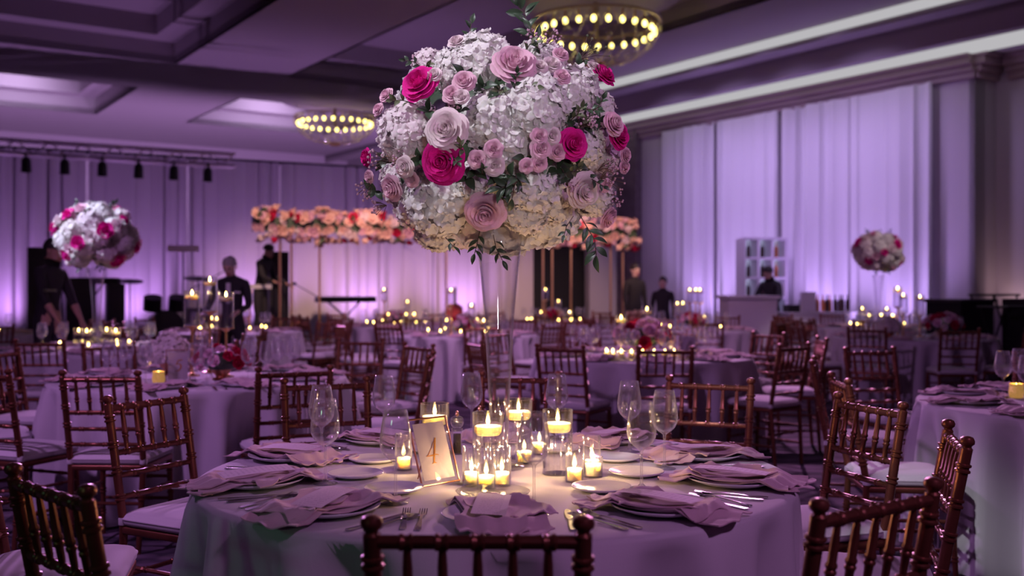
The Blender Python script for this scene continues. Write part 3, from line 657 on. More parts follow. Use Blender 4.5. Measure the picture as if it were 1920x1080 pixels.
def votive(loc, lab, short=False, far=True, group='votive candles', power=0, gold=False):
    o = thing('votive_candle', lab, 'candle', loc, 0, group); g, wx = VOS if short else VOT
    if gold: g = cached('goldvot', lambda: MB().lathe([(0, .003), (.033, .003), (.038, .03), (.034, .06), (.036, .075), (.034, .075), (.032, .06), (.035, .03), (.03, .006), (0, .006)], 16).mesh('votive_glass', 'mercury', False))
    inst('votive_glass', g, o); inst('wax', wx, o); inst('flame', FLF if far else FL, o, (0, 0, .042))
    if power: point(Vector(loc)+Vector((0, 0, .054)), WARM, power, .003)
    return o
PW = 1.0
for x, y, lab in ((-.253, 3.35, 'behind the framed 4 card'), (-.073, 3.11, 'front left of the tall vase'), (.022, 3.48, 'behind the tall vase'), (.142, 3.18, 'right of the tall vase, beside the small votives')):
    floating_candle((x, y, TOP), 'floating candle in a clear glass cylinder '+lab, far=False, power=PW)
for x, y, lab, sh in ((-.118, 2.99, 'left of the three votives before the vase', 0), (-.074, 2.935, 'middle of the three votives before the vase', 0), (-.030, 2.99, 'right of the three votives before the vase', 0),
      (.186, 3.05, 'tall glass votive right of the vase', 0), (.248, 3.13, 'short glass votive farthest right on the table', 1), (.250, 3.205, 'tall glass votive behind the short one at right', 0), (-.344, 3.25, 'votive half hidden behind the framed 4 card', 0),
      (.040, 3.375, 'votive close behind the vase foot', 1), (.095, 3.56, 'votive at the back beside the rear cylinder candle', 1)):
    votive((x, y, TOP), 'lit '+lab if not lab.startswith(('tall', 'short')) else 'lit '+lab, bool(sh), False, power=PW)

# framed table numbers
def stroke_number(n):
    b = MB()
    if n == 4:
        b.tube([(.008, 0, .112), (.004, 0, .09), (-.002, 0, .055), (-.004, 0, .038)], [.0026, .0036, .0036, .0026], 6)
        b.tube([(.008, 0, .112), (-.006, 0, .088), (-.024, 0, .063), (-.030, 0, .060)], [.0018, .0010, .0012, .0008], 6); b.tube([(-.030, 0, .060), (-.010, 0, .061), (.008, 0, .063), (.017, 0, .060)], [.0008, .0022, .0014, .0007], 6)
        b.tube([(-.012, 0, .037), (-.003, 0, .040), (.006, 0, .038)], [.0007, .0022, .0007], 6)
    else:
        b.tube([(.018, 0, .112), (.0, 0, .108), (-.008, 0, .107)], [.003, .0036, .0024], 6); b.tube([(-.008, 0, .107), (-.012, 0, .082)], .003, 6)
        b.tube([(-.012, 0, .082), (.0, 0, .088), (.014, 0, .080), (.018, 0, .064), (.012, 0, .048), (-.004, 0, .040), (-.018, 0, .046)], [.0022, .003, .004, .0048, .0042, .003, .0022], 6)
    b.v = [(x+.16*(z-.07), y*.25, z) for x, y, z in b.v]; return b
def card_frame(loc, rz, lean, n, lab):
    o = thing('table_number_frame', lab, 'table number', loc, rz, 'framed table numbers'); W, H = .142, .196
    par = inst('frame', None, o); 
    b = MB(); t = .0028
    b.tube([(-W/2, 0, 0), (W/2, 0, 0)], t, 6); b.tube([(-W/2, 0, H), (W/2, 0, H)], t, 6); b.tube([(-W/2, 0, 0), (-W/2, 0, H)], t, 6); b.tube([(W/2, 0, 0), (W/2, 0, H)], t, 6)
    for x, z in ((-W/2, 0), (W/2, 0), (-W/2, H), (W/2, H)): b.ball((x, 0, z), .0035, 6, 4)
    bpy.data.objects.remove(par)
    T = (-lean, 0, 0)                                   # local -y faces the reader; leans back towards +y
    mk('frame', b, 'copper', o, (0, 0, .004), T)
    g = MB().box((0, -.0022, H/2), (W-.004, .0012, H-.004)); mk('glass_pane', g, 'glass', o, (0, 0, .004), T, False)
    c = MB().box((0, .001, H/2), (W*.82, .001, H*.86)); cd = mk('card', c, 'paper', o, (0, 0, .004), T, False)
    mk('number', stroke_number(n).xf(Matrix.Translation((0, -.0006, .023))), 'ink', cd, (0, 0, 0), (0, 0, 0))
    s_ = MB().tube([(0, .003, H*.75), (0, .003+H*.36, .0+H*.0)], .002, 6); mk('easel_leg', s_, 'copper', o, (0, 0, .004), (0, 0, 0)) if False else None
    e = MB().tube([(0, H*.8*math.sin(lean)+.003, H*.8*math.cos(lean)), (0, H*.8*math.sin(lean)+.055, .002)], .0018, 6); mk('easel_leg', e, 'copper', o)
    return o
card_frame((-.208, 3.00, TOP+.001), math.atan2(.10, .104), .345, 4, 'copper framed card with a gold number 4 leaning among candles')
# pepper and salt mills
def mill(loc, fillm, lab):
    o = thing('spice_mill', lab, 'mill', loc, 0, 'clear spice mills')
    mk('body', MB().lathe([(0, 0), (.021, 0), (.021, .012), (.017, .018), (.016, .05), (.017, .075), (.02, .088), (.012, .092), (.02, .098), (.024, .112), (.021, .126), (.01, .133), (0, .134)], 20), 'glass', o)
    mk('filling', MB().lathe([(0, .004), (.014, .004), (.0135, .07), (0, .07)], 14), fillm, o)
    mk('knob', MB().lathe([(0, .133), (.005, .133), (.007, .138), (.004, .143), (.006, .147), (0, .152)], 12), 'gold', o)
mill((-.191, 3.56, TOP), 'pepper', 'clear acrylic mill filled with dark peppercorns, gold knob'); mill((-.118, 3.72, TOP), 'china', 'clear acrylic mill filled with white salt, gold knob')
# ================================================================== FLOWERS
def petal_pts(Rr, Hh, wrap, curl, rot, notch=.0, nu=8, nv=6, base=.2, seed=0):
    q = random.Random(seed); wv = q.uniform(0, 6.28); k1 = q.uniform(.6, 1.4)
    def fn(u, v):
        s_ = (u-.5)*2; t = v*(1-.22*abs(s_)**2.5)
        ph = rot + s_*wrap*(.55+.45*math.sin(min(1, t*1.4)*PI/2))
        rad = Rr*(base+(1-base)*math.sin(min(1, t*1.15)*PI/2)) + curl*max(0, t-.62)**1.6*2.2 + .05*Rr*math.sin(3*s_*k1+wv)*t
        z = Hh*t - curl*1.1*max(0, t-.70)**1.8*2 + .03*Rr*math.sin(4*s_+wv)*t
        return (rad*math.cos(ph), rad*math.sin(ph), z)
    return MB().grid(nu, nv, fn)
def rose_petals(seed=1, full=1.0):
    """unit rose (outer radius about 1, opening towards +z): list of petal builders"""
    q = random.Random(seed); L = []
    rings = [(.12, .92, 3, 1.5, .00), (.22, .98, 3, 1.30, .10), (.34, .97, 4, 1.10, .45), (.47, .90, 4, 1.05, .85), (.60, .80, 5, .92, 1.25), (.70, .64, 5, .90, 1.5), (.76, .46, 6, .80, 1.6)]
    a = 0
    for k, (Rr, Hh, n, wr, cu) in enumerate(rings):
        for j in range(n):
            L.append((k, petal_pts(Rr*full, Hh, wr, cu*.42, a+2*PI*j/n+q.uniform(-.12, .12), nu=8, nv=6, base=.18, seed=seed*100+k*10+j)))
        a += 1.1
    return L
def m_rose(seed, m, low=False):
    b = MB()
    if low:
        for (Rr, Hh, n, wr, cu) in ((.18, .95, 3, 1.4, .1), (.42, .9, 4, 1.05, .7), (.68, .65, 5, .9, 1.4)):
            for j in range(n): b.join(petal_pts(Rr, Hh, wr, cu*.42, 2*PI*j/n+Rr*5, nu=5, nv=4, seed=seed+j))
    else:
        for k, p in rose_petals(seed): b.join(p)
    b.ball((0, 0, .25), .42, 10, 6); return b.mesh('rose', m, True, 0)
def rose_mesh(m, seed=1, low=False): return cached(('rose', m, seed, low), lambda: m_rose(seed, m, low))
def rose_part(parent, p, nrm, r, m, seed, split=False, name='rose'):
    rot = nrm.to_track_quat('Z', 'Y').to_euler(); rot.rotate_axis('Z', seed*1.3)
    p = p - nrm*r*.55
    if not split: return inst(name, rose_mesh(m, seed % 3+1, False), parent, p, rot, r)
    core = cached(('rcore', m), lambda: MB().ball((0, 0, .25), .42, 10, 6).mesh('rose', m, True, 0))
    o = inst(name, core, parent, p, rot, r)
    pm = cached(('rpet', m, seed % 2), lambda: [q.mesh('petal', m, True, 0) for k, q in rose_petals(seed % 2+5)])
    for me in pm: inst('petal', me, o)
    return o
def m_hydrangea(seed, m, nfl=95, low=False):
    q = random.Random(seed); b = MB(); b.ball((0, 0, 0), .80, 14, 9)
    if low: nfl = 85
    for i in range(nfl):
        z = 1-1.55*(i+.5)/nfl; ph = i*2.39996+q.uniform(-.15, .15); s_ = math.sqrt(max(0, 1-z*z)); n = Vector((s_*math.cos(ph), s_*math.sin(ph), z))
        n2 = (n+Vector((q.uniform(-.32, .32), q.uniform(-.32, .32), q.uniform(-.32, .32)))).normalized()
        c = n*q.uniform(.88, 1.06); t1 = n2.orthogonal().normalized(); t2 = n2.cross(t1); a0 = q.uniform(0, 1.6); S = q.uniform(.155, .21)*(1.5 if low else 1)
        cup = q.uniform(-.1, .55)
        for k in range(4):
            a = a0+k*PI/2; d_ = t1*math.cos(a)+t2*math.sin(a); e_ = n2.cross(d_)
            def fn(u, v, d_=d_, e_=e_):
                sx = (u-.5)*2; wd = .60*math.sin(PI*(.06+.86*v))**.6
                return c + d_*(S*v) + e_*(S*wd*sx) + n2*(S*(cup*v*v - .22*sx*sx*v + (.0 if k % 2 else .05)))
            b.grid(3, 4, fn)
    return b.mesh('hydrangea', m, True, 0)
def hyd_mesh(m, seed, low=False): return cached(('hyd', m, seed, low), lambda: m_hydrangea(seed, m, 240, low))
def leaf_mesh():
    def fn(u, v): 
        wd = math.sin(PI*v**.85)*.20; sx = (u-.5)*2; return (wd*sx, v, .10*math.sin(PI*v*.9)+.06*abs(sx)*math.sin(PI*v)-.12*v*v)
    return MB().grid(4, 7, fn)
LEAF = leaf_mesh().mesh('leaf', 'leaf', True, 0); LEAFV = leaf_mesh().mesh('leaf', 'leaf2', True, 0)
def place_leaf(parent, base, d, L, roll=0, me=None, wid=1.0):
    d = Vector(d).normalized(); z = Vector((.35*math.sin(roll*5), -1, .35+.3*math.cos(roll*7))); z = (z-d*z.dot(d)).normalized(); x = d.cross(z)
    rot = Matrix((x, d, z)).transposed().to_euler(); rot.rotate_axis('Y', roll*.7)
    return inst('leaf', me or LEAF, parent, base, rot, (L*wid, L, L))
def sprig(parent, pts, n, L, me=None, seed=0, wid=1.0, stem=.0014, alt=True):
    """curved stem with paired leaves; every leaf an object of its own"""
    q = random.Random(seed); pts = [Vector(p) for p in pts]; o = mk('sprig', MB().tube(pts, stem, 5), 'stem', parent)
    for i in range(n):
        t = .25+.75*i/max(1, n-1); k = t*(len(pts)-1); j = min(int(k), len(pts)-2); p = pts[j].lerp(pts[j+1], k-j); tg = (pts[j+1]-pts[j]).normalized()
        sd = tg.cross(Vector((q.uniform(-.4, .4), -1, q.uniform(-.3, .3)))).normalized()*(1 if i % 2 else -1)
        dd = tg*.75+sd*.75+Vector((0, q.uniform(-.4, .2), 0)) if i < n-1 else tg
        place_leaf(o, p, dd, L*q.uniform(.8, 1.15), q.uniform(-.8, .8), me, wid)
    return o
def bud_spray(parent, p, d, L, seed, n=16, m='berry'):
    q = random.Random(seed); b = MB(); c = MB(); d = Vector(d).normalized()
    for i in range(n):
        e = (d+Vector((q.uniform(-.7, .7), q.uniform(-.5, .5), q.uniform(-.7, .7)))).normalized(); tip = Vector(p)+e*L*q.uniform(.55, 1.05)
        b.tube([p, Vector(p).lerp(tip, .5)+Vector((0, 0, L*.06)), tip], .0008, 4, False); c.ball(tip, q.uniform(.0028, .0048), 6, 4)
    o = mk('bud_spray', b, 'stem', parent); mk('buds', c, m, o)['kind'] = 'stuff'; return o

BC = Vector((-.041, 3.29, 1.800)); BR = Vector((.372, .372, .318))
def on_ball(px, py, k=1.0):
    """point on the bouquet's front where the flower at that spot of the photograph sits, and its outward normal"""
    dr = Vector(((px-960)/FPX, 1, (540-py)/FPX)); o = Vector((0, 0, EYE)) - BC; D = Vector([dr[i]/(BR[i]*k) for i in range(3)]); O = Vector([o[i]/(BR[i]*k) for i in range(3)])
    A, B, C_ = D.dot(D), 2*O.dot(D), O.dot(O)-1; disc = B*B-4*A*C_
    t = (-B-math.sqrt(disc))/(2*A) if disc > 0 else -B/(2*A)
    p = o+dr*t; n = Vector([p[i]/BR[i]**2 for i in range(3)]).normalized()
    return p, n
PX = .00158                                   # metres per photo pixel at the bouquet's front
bq = thing('flower_arrangement', 'huge round bouquet of white hydrangeas and pink roses on the tall vase', 'flowers', BC, 0, 'tall bouquets')
mk('foliage_core', MB().ball((0, 0, 0), 1, 24, 14, (BR.x*.80, BR.y*.80, BR.z*.78)), 'leaf', bq)
HYDS = [(905, 108, 72, 'hyd'), (855, 128, 50, 'hyd'), (925, 215, 66, 'hyd'), (1003, 205, 70, 'hyd'), (965, 268, 62, 'hyd'), (768, 250, 68, 'hydp'), (735, 225, 40, 'hydp'), (1082, 170, 62, 'hyd'), (1118, 205, 45, 'hyd'), (1112, 272, 48, 'hyd'),
        (820, 380, 72, 'hyd'), (765, 405, 52, 'hydp'), (822, 428, 50, 'hydc'), (735, 355, 45, 'hydp'), (1003, 352, 62, 'hyd'), (985, 398, 52, 'hydc'), (1050, 392, 50, 'hydc'), (1108, 365, 46, 'hydc'), (890, 350, 44, 'hyd'), (1000, 120, 44, 'hyd'), (1040, 95, 34, 'hydp'), (800, 118, 36, 'hydp'), (1130, 310, 36, 'hydp')]
for i, (px, py, r, m) in enumerate(HYDS):
    p, n = on_ball(px, py, .88); rr = r*PX; p = p+n*(.026*math.sin(i*2.7))
    rot = n.to_track_quat('Z', 'Y').to_euler(); rot.rotate_axis('Z', i*1.7)
    inst('hydrangea', hyd_mesh(m, i % 3), bq, p-n*rr*.35, rot, (rr*.93, rr*.93, rr*.98))
q = random.Random(5)
for i in range(46):                           # the far half of the bouquet
    z = 1-2*(i+.5)/46; ph = i*2.39996; s_ = math.sqrt(1-z*z); n = Vector((s_*math.cos(ph), s_*math.sin(ph), z))
    if n.y < .12: continue
    p = Vector((n.x*BR.x, n.y*BR.y, n.z*BR.z))*.84; rot = n.to_track_quat('Z', 'Y').to_euler()
    if i % 4 == 0: rose_part(bq, p*1.1, n, .055, 'rose_h' if i % 8 else 'rose_p', i)
    else: inst('hydrangea', hyd_mesh(('hyd', 'hydp', 'hydc')[i % 3], i % 3, True), bq, p, rot, (.105, .105, .09))
ROSES = [(963, 131, 40, 'rose_p', 1), (843, 247, 38, 'rose_b', 1), (911, 391, 37, 'rose_p', 1), (1086, 352, 34, 'rose_b', 1), (795, 166, 36, 'rose_h', 1), (836, 303, 40, 'rose_h', 1), (1066, 272, 29, 'rose_h', 1), (1121, 152, 26, 'rose_h', 0), (1146, 258, 27, 'rose_h', 0), (704, 296, 18, 'rose_h', 0),
         (748, 348, 26, 'rose_p', 0), (1137, 238, 24, 'rose_p', 0), (770, 312, 20, 'rose_b', 0), (1128, 400, 22, 'rose_p', 0)]
for i, (px, py, r, m, sp) in enumerate(ROSES):
    p, n = on_ball(px, py, 1.0); n = (n*.8+Vector((0, -.35, .12))).normalized(); rose_part(bq, p+n*.035, n, r*PX*1.05, m, i, bool(sp))
SPRAY = [(873, 161, 20), (852, 184, 17), (868, 188, 14), (897, 299, 16), (926, 281, 16), (927, 310, 18), (1010, 280, 18), (1008, 258, 15), (1031, 257, 15), (1040, 285, 16), (1007, 306, 15), (1031, 131, 17), (1049, 153, 15), (1046, 114, 15), (1010, 135, 13), (735, 187, 15), (721, 212, 13), (860, 92, 17), (1160, 292, 15), (1158, 312, 14), (820, 150, 14), (705, 330, 13), (985, 310, 13), (1105, 135, 13), (780, 335, 14), (1125, 345, 13)]
for i, (px, py, r) in enumerate(SPRAY):
    p, n = on_ball(px, py, 1.0); n = (n*.7+Vector((0, -.5, .1))).normalized(); rose_part(bq, p+n*.030, n, r*PX*1.1, ('rose_p', 'rose_p', 'rose_b')[i % 3], i, False, 'spray_rose')
def bp(px, py, k=1.0): return on_ball(px, py, k)[0]
def fp(px, py, y=-.3):                        # point in the plane y (metres from the bouquet's middle)
    Z = BC.y+y; return Vector(((px-960)/FPX*Z-BC.x, y, (540-py)/FPX*Z+EYE-BC.z))
# ruscus and other greens
sprig(bq, [fp(1000, 95, -.1), fp(990, 60, -.1), fp(985, 28, -.1), fp(972, 12, -.1)], 7, .068, seed=1)
sprig(bq, [fp(1002, 95, -.12), fp(1005, 75, -.12), fp(995, 58, -.12)], 4, .05, seed=2)
sprig(bq, [fp(880, 80, -.05), fp(880, 62, -.05), fp(884, 45, -.05)], 4, .034, seed=3, wid=1.2)
sprig(bq, [bp(985, 330, 1.0), bp(962, 345, 1.08), bp(940, 352, 1.1)], 6, .05, seed=4)
sprig(bq, [bp(965, 315, 1.0), bp(968, 335, 1.08), bp(960, 372, 1.08)], 5, .045, seed=5)
sprig(bq, [fp(1085, 400, -.24), fp(1100, 425, -.27), fp(1115, 450, -.28), fp(1118, 478, -.28)], 9, .05, seed=6)
sprig(bq, [fp(1075, 405, -.26), fp(1062, 425, -.28), fp(1058, 440, -.29)], 5, .026, seed=7)
sprig(bq, [fp(900, 430, -.12), fp(895, 455, -.12), fp(890, 475, -.12)], 6, .036, seed=8); sprig(bq, [fp(925, 440, -.06), fp(930, 465, -.05), fp(942, 488, -.05)], 6, .036, seed=9)
sprig(bq, [fp(835, 445, -.2), fp(850, 462, -.2)], 3, .03, seed=10)
for i, (px, py) in enumerate(((1075, 225), (1090, 205), (1100, 222), (1112, 212), (800, 130), (790, 122), (868, 285), (850, 290), (950, 172), (965, 170), (985, 165), (1060, 320), (1070, 325), (1100, 330), (770, 190), (905, 328), (985, 90), (1015, 100))):
    p, n = on_ball(px, py, 1.04); sprig(bq, [p-n*.02, p+n*.02+Vector((.012*math.sin(i*2.1), 0, .012*math.cos(i*2.1))), p+n*.035+Vector((.03*math.sin(i*2.1), 0, .03*math.cos(i*2.1)))], 5, .026, LEAFV if i % 2 == 0 else LEAF, 40+i, 1.3)
for i, (px, py, dx, dz, L) in enumerate(((735, 305, -1, .15, .075), (770, 310, -1, .1, .06), (700, 345, -.8, -.5, .06), (1010, 100, .3, 1, .06), (1020, 92, .8, .6, .07), (1125, 335, 1, 0, .075), (1120, 320, 1, .3, .06), (852, 215, 0, 1, .03), (1000, 80, -.2, 1, .05), (1085, 240, .5, .6, .05), (1140, 370, 1, -.4, .05), (725, 385, -1, -.4, .05), (790, 128, -.4, 1, .045), (1095, 230, 1, .2, .045), (1060, 345, .6, -.3, .04))):
    bud_spray(bq, bp(px, py, .98), (dx, -.45, dz), L, i, 18)
GAPS = [(860, 208), (936, 168), (890, 322), (958, 332), (1048, 318), (800, 205), (1062, 222), (988, 302), (760, 320), (1040, 340), (980, 178), (1090, 118), (905, 160), (1085, 310), (785, 300), (875, 335), (1060, 300), (1100, 235), (948, 355), (1020, 305), (868, 140), (720, 300), (1125, 225), (700, 360), (935, 330)]
for i, (px, py) in enumerate(GAPS):           # dark greens in the gaps between the heads
    p, n = on_ball(px, py, .97)
    for j in range(3):
        a = i*1.9+j*2.1; place_leaf(bq, p-n*.01, Vector((math.cos(a), -.25, math.sin(a)))*.8+n*.5, .042+.012*(j % 2), .5*math.sin(a*3), LEAF, 1.3)
bud_spray(bq, fp(1090, 110, -.15), (.9, 0, .45), .09, 77, 10, 'leaf2')
# the tall trumpet vase under it
vz = 1.528-TOP
tv = thing('trumpet_vase', 'tall clear glass trumpet vase at the centre of the table', 'vase', (BC.x, BC.y, TOP), 0, 'tall glass vases')
po = [(.0, .0), (.080, .0), (.084, .004), (.080, .009), (.045, .014), (.027, .022), (.0255, .04), (.029, .10), (.034, .22), (.041, .36), (.049, .50), (.060, .62), (.071, .71), (.081, vz)]
pi_ = [(.078, vz), (.068, .71), (.057, .62), (.046, .50), (.038, .36), (.031, .22), (.026, .10), (.021, .045), (0, .038)]
mk('glass_wall', MB().lathe(po+pi_, 48), 'vase', tv, (0, 0, 0), (0, 0, 0), True, 0)
mk('water', MB().lathe([(0, .042), (.020, .047), (.0255, .10), (.0305, .22), (.0375, .36), (.042, .43), (0, .43)], 32), 'water', tv)
bpy.data.materials['thick_glass']
# cool pin spot on the bouquet, from the ceiling
spot((-2.6, 1.2, 5.0), BC+Vector((0, 0, .10)), (.92, .90, 1.0), 780, 15, .6, .12)
spot((.9, -1.5, 1.9), BC+Vector((0, 0, -.05)), (1, .86, .95), 185, 17, .7, .25)  # added warm front fill from behind the camera, not a lamp of the hall

def ball_bouquet(loc, r, lab, seed, nh=26, nr=28):
    q = random.Random(seed); o = thing('flower_arrangement', lab, 'flowers', loc, 0, 'tall bouquets')
    mk('foliage_core', MB().ball((0, 0, 0), r*.75, 14, 9, (1, 1, .86)), 'leaf', o)
    for i in range(nh):
        z = 1-1.9*(i+.5)/nh; ph = i*2.39996+seed; s_ = math.sqrt(max(0, 1-z*z)); n = Vector((s_*math.cos(ph), s_*math.sin(ph), z)); p = Vector((n.x*r, n.y*r, n.z*r*.85))*.80
        inst('hydrangea', hyd_mesh(('hyd', 'hyd', 'hydp', 'hydc')[i % 4], i % 3, True), o, p, n.to_track_quat('Z', 'Y').to_euler(), r*.30)
    for i in range(nr):
        z = .9-1.7*(i+.5)/nr; ph = i*2.39996*1.7+seed*2+.6; s_ = math.sqrt(max(0, 1-z*z)); n = Vector((s_*math.cos(ph), s_*math.sin(ph), z)); p = Vector((n.x*r, n.y*r, n.z*r*.85))*1.08
        inst('rose', rose_mesh(('rose_h', 'rose_p', 'rose_h', 'rose_b')[i % 4], 1, True), o, p-n*r*.08, n.to_track_quat('Z', 'Y').to_euler(), r*q.uniform(.17, .27))
    for i in range(6):
        a = i*1.05; d_ = Vector((math.cos(a)*.5, math.sin(a)*.5, .9 if i < 4 else -.8)); p = d_.normalized()*r*.85
        sprig(o, [p, p*1.12, p*1.25], 4, r*.16, seed=i)
    return o
def far_vase(x, y, lab):
    v = thing('trumpet_vase', lab, 'vase', (x, y, TOP), 0, 'tall glass vases')
    inst('glass_wall', cached('fvase', lambda: MB().lathe(po+pi_, 24).mesh('glass_wall', 'vase', True, 0)), v); return v
lx, ly = TABLES['TL'][:2]; lx, ly = (181-960)/FPX*9.75, 9.75
far_vase(lx, ly, 'clear trumpet vase under the bright white bouquet near the stage'); ball_bouquet((lx, ly, EYE+(539-443)/FPX*9.75), .34, 'bright round bouquet of white hydrangeas and hot pink roses near the waiter', 3)
spot((-6.5, 7.0, 4.9), (lx, ly, 1.85), COOL, 2000, 13, .6, .08)
rx, ry = TABLES['TRV'][:2]; far_vase(rx, ry, 'clear trumpet vase under the farthest bouquet before the curtain'); ball_bouquet((rx, ry, EYE+(539-472)/FPX*15.1), .33, 'round bouquet of blush and crimson flowers before the white curtain', 8, 24, 26)
spot((6.5, 12.0, 4.6), (rx, ry, 1.85), (1, .75, .85), 260, 14, .6, .08)

# low bowls of flowers
def low_bowl(loc, r, lab, seed, reds=.4, group='low flower bowls'):
    q = random.Random(seed); o = thing('flower_bowl', lab, 'flowers', loc, 0, group)
    bm_ = cached('bowl', lambda: MB().lathe([(0, 0), (.5, 0), (.52, .05), (.35, .12), (.30, .2), (.55, .5), (.72, .75), (.74, .76), (.5, .5), (0, .4)], 20).mesh('bowl', 'copper', True, 40)); inst('bowl', bm_, o, (0, 0, 0), (0, 0, 0), r*.75)
    mk('foliage_core', MB().ball((0, 0, r*.75), r*.72, 10, 7, (1, 1, .6)), 'leaf', o)
    for i in range(24):
        z = 1-1.15*(i+.5)/24; ph = i*2.39996+seed; s_ = math.sqrt(max(0, 1-z*z)); n = Vector((s_*math.cos(ph), s_*math.sin(ph), z)); p = Vector((n.x*r, n.y*r, r*.72+n.z*r*.62))
        m = 'rose_r' if q.random() < reds*.55 else ('rose_p' if q.random() < reds else q.choice(('rose_b', 'rose_b', 'rose_p')))
        inst('rose', rose_mesh(m, 1, True), o, p, n.to_track_quat('Z', 'Y').to_euler(), r*q.uniform(.22, .34))
    for i in range(8): place_leaf(o, (r*.7*math.cos(i), r*.7*math.sin(i), r*.6), (math.cos(i), math.sin(i), .3), r*.6, 0)
    return o
def hyd_bowl(loc, r, lab):
    o = thing('flower_bowl', lab, 'flowers', loc, 0, 'low flower bowls'); inst('bowl', CACHE['bowl'], o, (0, 0, 0), (0, 0, 0), r*.7)
    for i in range(6):
        a = i*1.05; inst('hydrangea', hyd_mesh('hydc', i % 3, True), o, (r*.5*math.cos(a)*(i > 0), r*.5*math.sin(a)*(i > 0), r*(.9 if i else 1.25)), (0, 0, 0), r*.52)
T = TOP
low_bowl((-1.83, 6.45, T), .15, 'low copper bowl of pink and crimson flowers beside the 5 card', 4, .6); hyd_bowl((-2.27, 6.80, T), .16, 'small bowl of cream hydrangeas behind the 5 card')
card_frame((-2.05, 6.28, T+.001), .25, .3, 5, 'copper framed card with a gold number 5 on its table')
votive((-2.13, 6.17, T), 'glowing gold mercury-glass votive left of the 5 card', True, gold=True, power=.25)
floating_candle((-2.10, 6.72, T), 'lowest of three gold-stemmed cylinder candles by the 5 card', True, .33, power=.5); floating_candle((-2.06, 6.98, T), 'tallest of three gold-stemmed cylinder candles by the 5 card', True, .42); floating_candle((-1.86, 6.66, T), 'right one of three gold-stemmed cylinder candles by the 5 card', True, .32)
low_bowl((1.10, 8.60, T), .21, 'large low bowl of blush roses on the table behind the vase', 6, .18)
floating_candle((.90, 8.45, T), 'stemmed floating candle left of the large blush flower bowl', False, .16, 'glass', power=.6); floating_candle((1.18, 8.95, T), 'stemmed floating candle behind the large blush flower bowl', False, .22, 'glass'); floating_candle((1.36, 8.75, T), 'low floating candle right of the large blush flower bowl', False)
card_frame((1.43, 8.33, T+.001), -.15, .3, 5, 'framed table card right of the large blush flower bowl')
for o_ in list(bpy.data.objects):
    if o_.name.startswith('number') and o_.parent and o_.parent.parent and o_.parent.parent.get('label', '').startswith('framed table card'): bpy.data.objects.remove(o_)
for i in range(10):
    a = -2.75+i*.26; votive((1.12+.36*math.cos(a), 8.62+.24*math.sin(a), T), 'small votive, %s from left in the ring round the blush bowl' % ORD[i], True, power=.28 if i % 4 == 1 else 0)
votive((2.65, 5.38, T), 'glowing gold mercury-glass votive on the table at the picture edge', True, gold=True, power=.2)
floating_candle((4.50, 11.95, T), 'left and tallest of three gold-stemmed candles near the curtain', True, .36, power=.7); floating_candle((4.66, 12.2, T), 'middle of three gold-stemmed candles near the curtain', True, .28); floating_candle((4.82, 12.1, T), 'right and lowest of three gold-stemmed candles near the curtain', True, .26)
low_bowl((5.05, 12.0, T), .19, 'bowl of crimson and pink flowers beside the three gold-stemmed candles', 12, .8); hyd_bowl((4.35, 11.8, T), .14, 'bowl of pale flowers before the three gold-stemmed candles')
def cluster(x, y, nf, nv, ph, seed, spread=.28, flowers=True, stand=.12):
    q = random.Random(seed)
    for i in range(nf):
        a = 2*PI*i/nf+q.uniform(-.3, .3); rr = spread*q.uniform(.6, .9); floating_candle((x+rr*math.cos(a), y+rr*math.sin(a), T), 'floating cylinder candle, %s from left on ' + ph, False, stand*q.choice((0, 1, 2)) , 'gold', group='floating candles on '+ph, power=.9 if i == 0 else 0)
    for i in range(nv):
        a = 2*PI*i/nv+q.uniform(-.2, .2); rr = spread*1.4; votive((x+rr*math.cos(a), y+rr*math.sin(a), T), 'small votive candle, %s from left on ' + ph, True, group='votives on '+ph)
    for nm in ('floating candles on '+ph, 'votives on '+ph):
        for i, o in enumerate(sorted([o for o in COL.objects if o.get('group') == nm], key=lambda o: o.location.x/o.location.y)): o['label'] = o['label'] % ORD[i]
    if flowers: low_bowl((x, y-.02, T), .16, 'low bowl of mixed pink flowers on %s' % ph, seed, .5)
cluster(lx, ly, 4, 8, TABLES['TL'][2], 1, .24, False, 0); cluster(rx, ry, 5, 7, TABLES['TRV'][2], 2, .28, False, .1)
for i, k in enumerate(('TM', 'F1', 'F2', 'F4', 'F5', 'F6')): cluster(TABLES[k][0], TABLES[k][1], 6, 8, TABLES[k][2], 20+i, .32, True, .19)

# ================================================================== FLOWER GARLAND on gold stands
GL, GR = at(474, 16.0), at(1188, 18.7); gu = (GR-GL).normalized(); GLEN = (GR-GL).length; gz = EYE+.80+.2
gar = thing('flower_garland', 'long hanging garland of peach and crimson roses on gold posts', 'flower garland', (GL.x, GL.y, 0), math.atan2(gu.y, gu.x))
mk('foliage_core', MB().box((GLEN/2, 0, gz), (GLEN, .22, .22)), 'leaf', gar, smooth=False)
q = random.Random(3)
for i in range(280):
    x = GLEN*(i+.5)/280; row = i % 4; yy, zz = ((-.15, .08), (-.17, -.09), (-.06, .17), (-.08, -.2))[row]
    m = q.choice(('rose_o', 'rose_o', 'rose_o', 'rose_b', 'rose_p', 'rose_r')); n = Vector((q.uniform(-.3, .3), yy, zz)).normalized()
    inst('rose', rose_mesh(m, 1, True), gar, (x, yy+q.uniform(-.03, .03), gz+zz+q.uniform(-.05, .05)), n.to_track_quat('Z', 'Y').to_euler(), q.uniform(.07, .115))
for i in range(24): place_leaf(gar, (GLEN*q.random(), -.15, gz+q.choice((-.2, .18))), (q.uniform(-1, 1), -.4, q.uniform(-1, 1)), .16, 0)
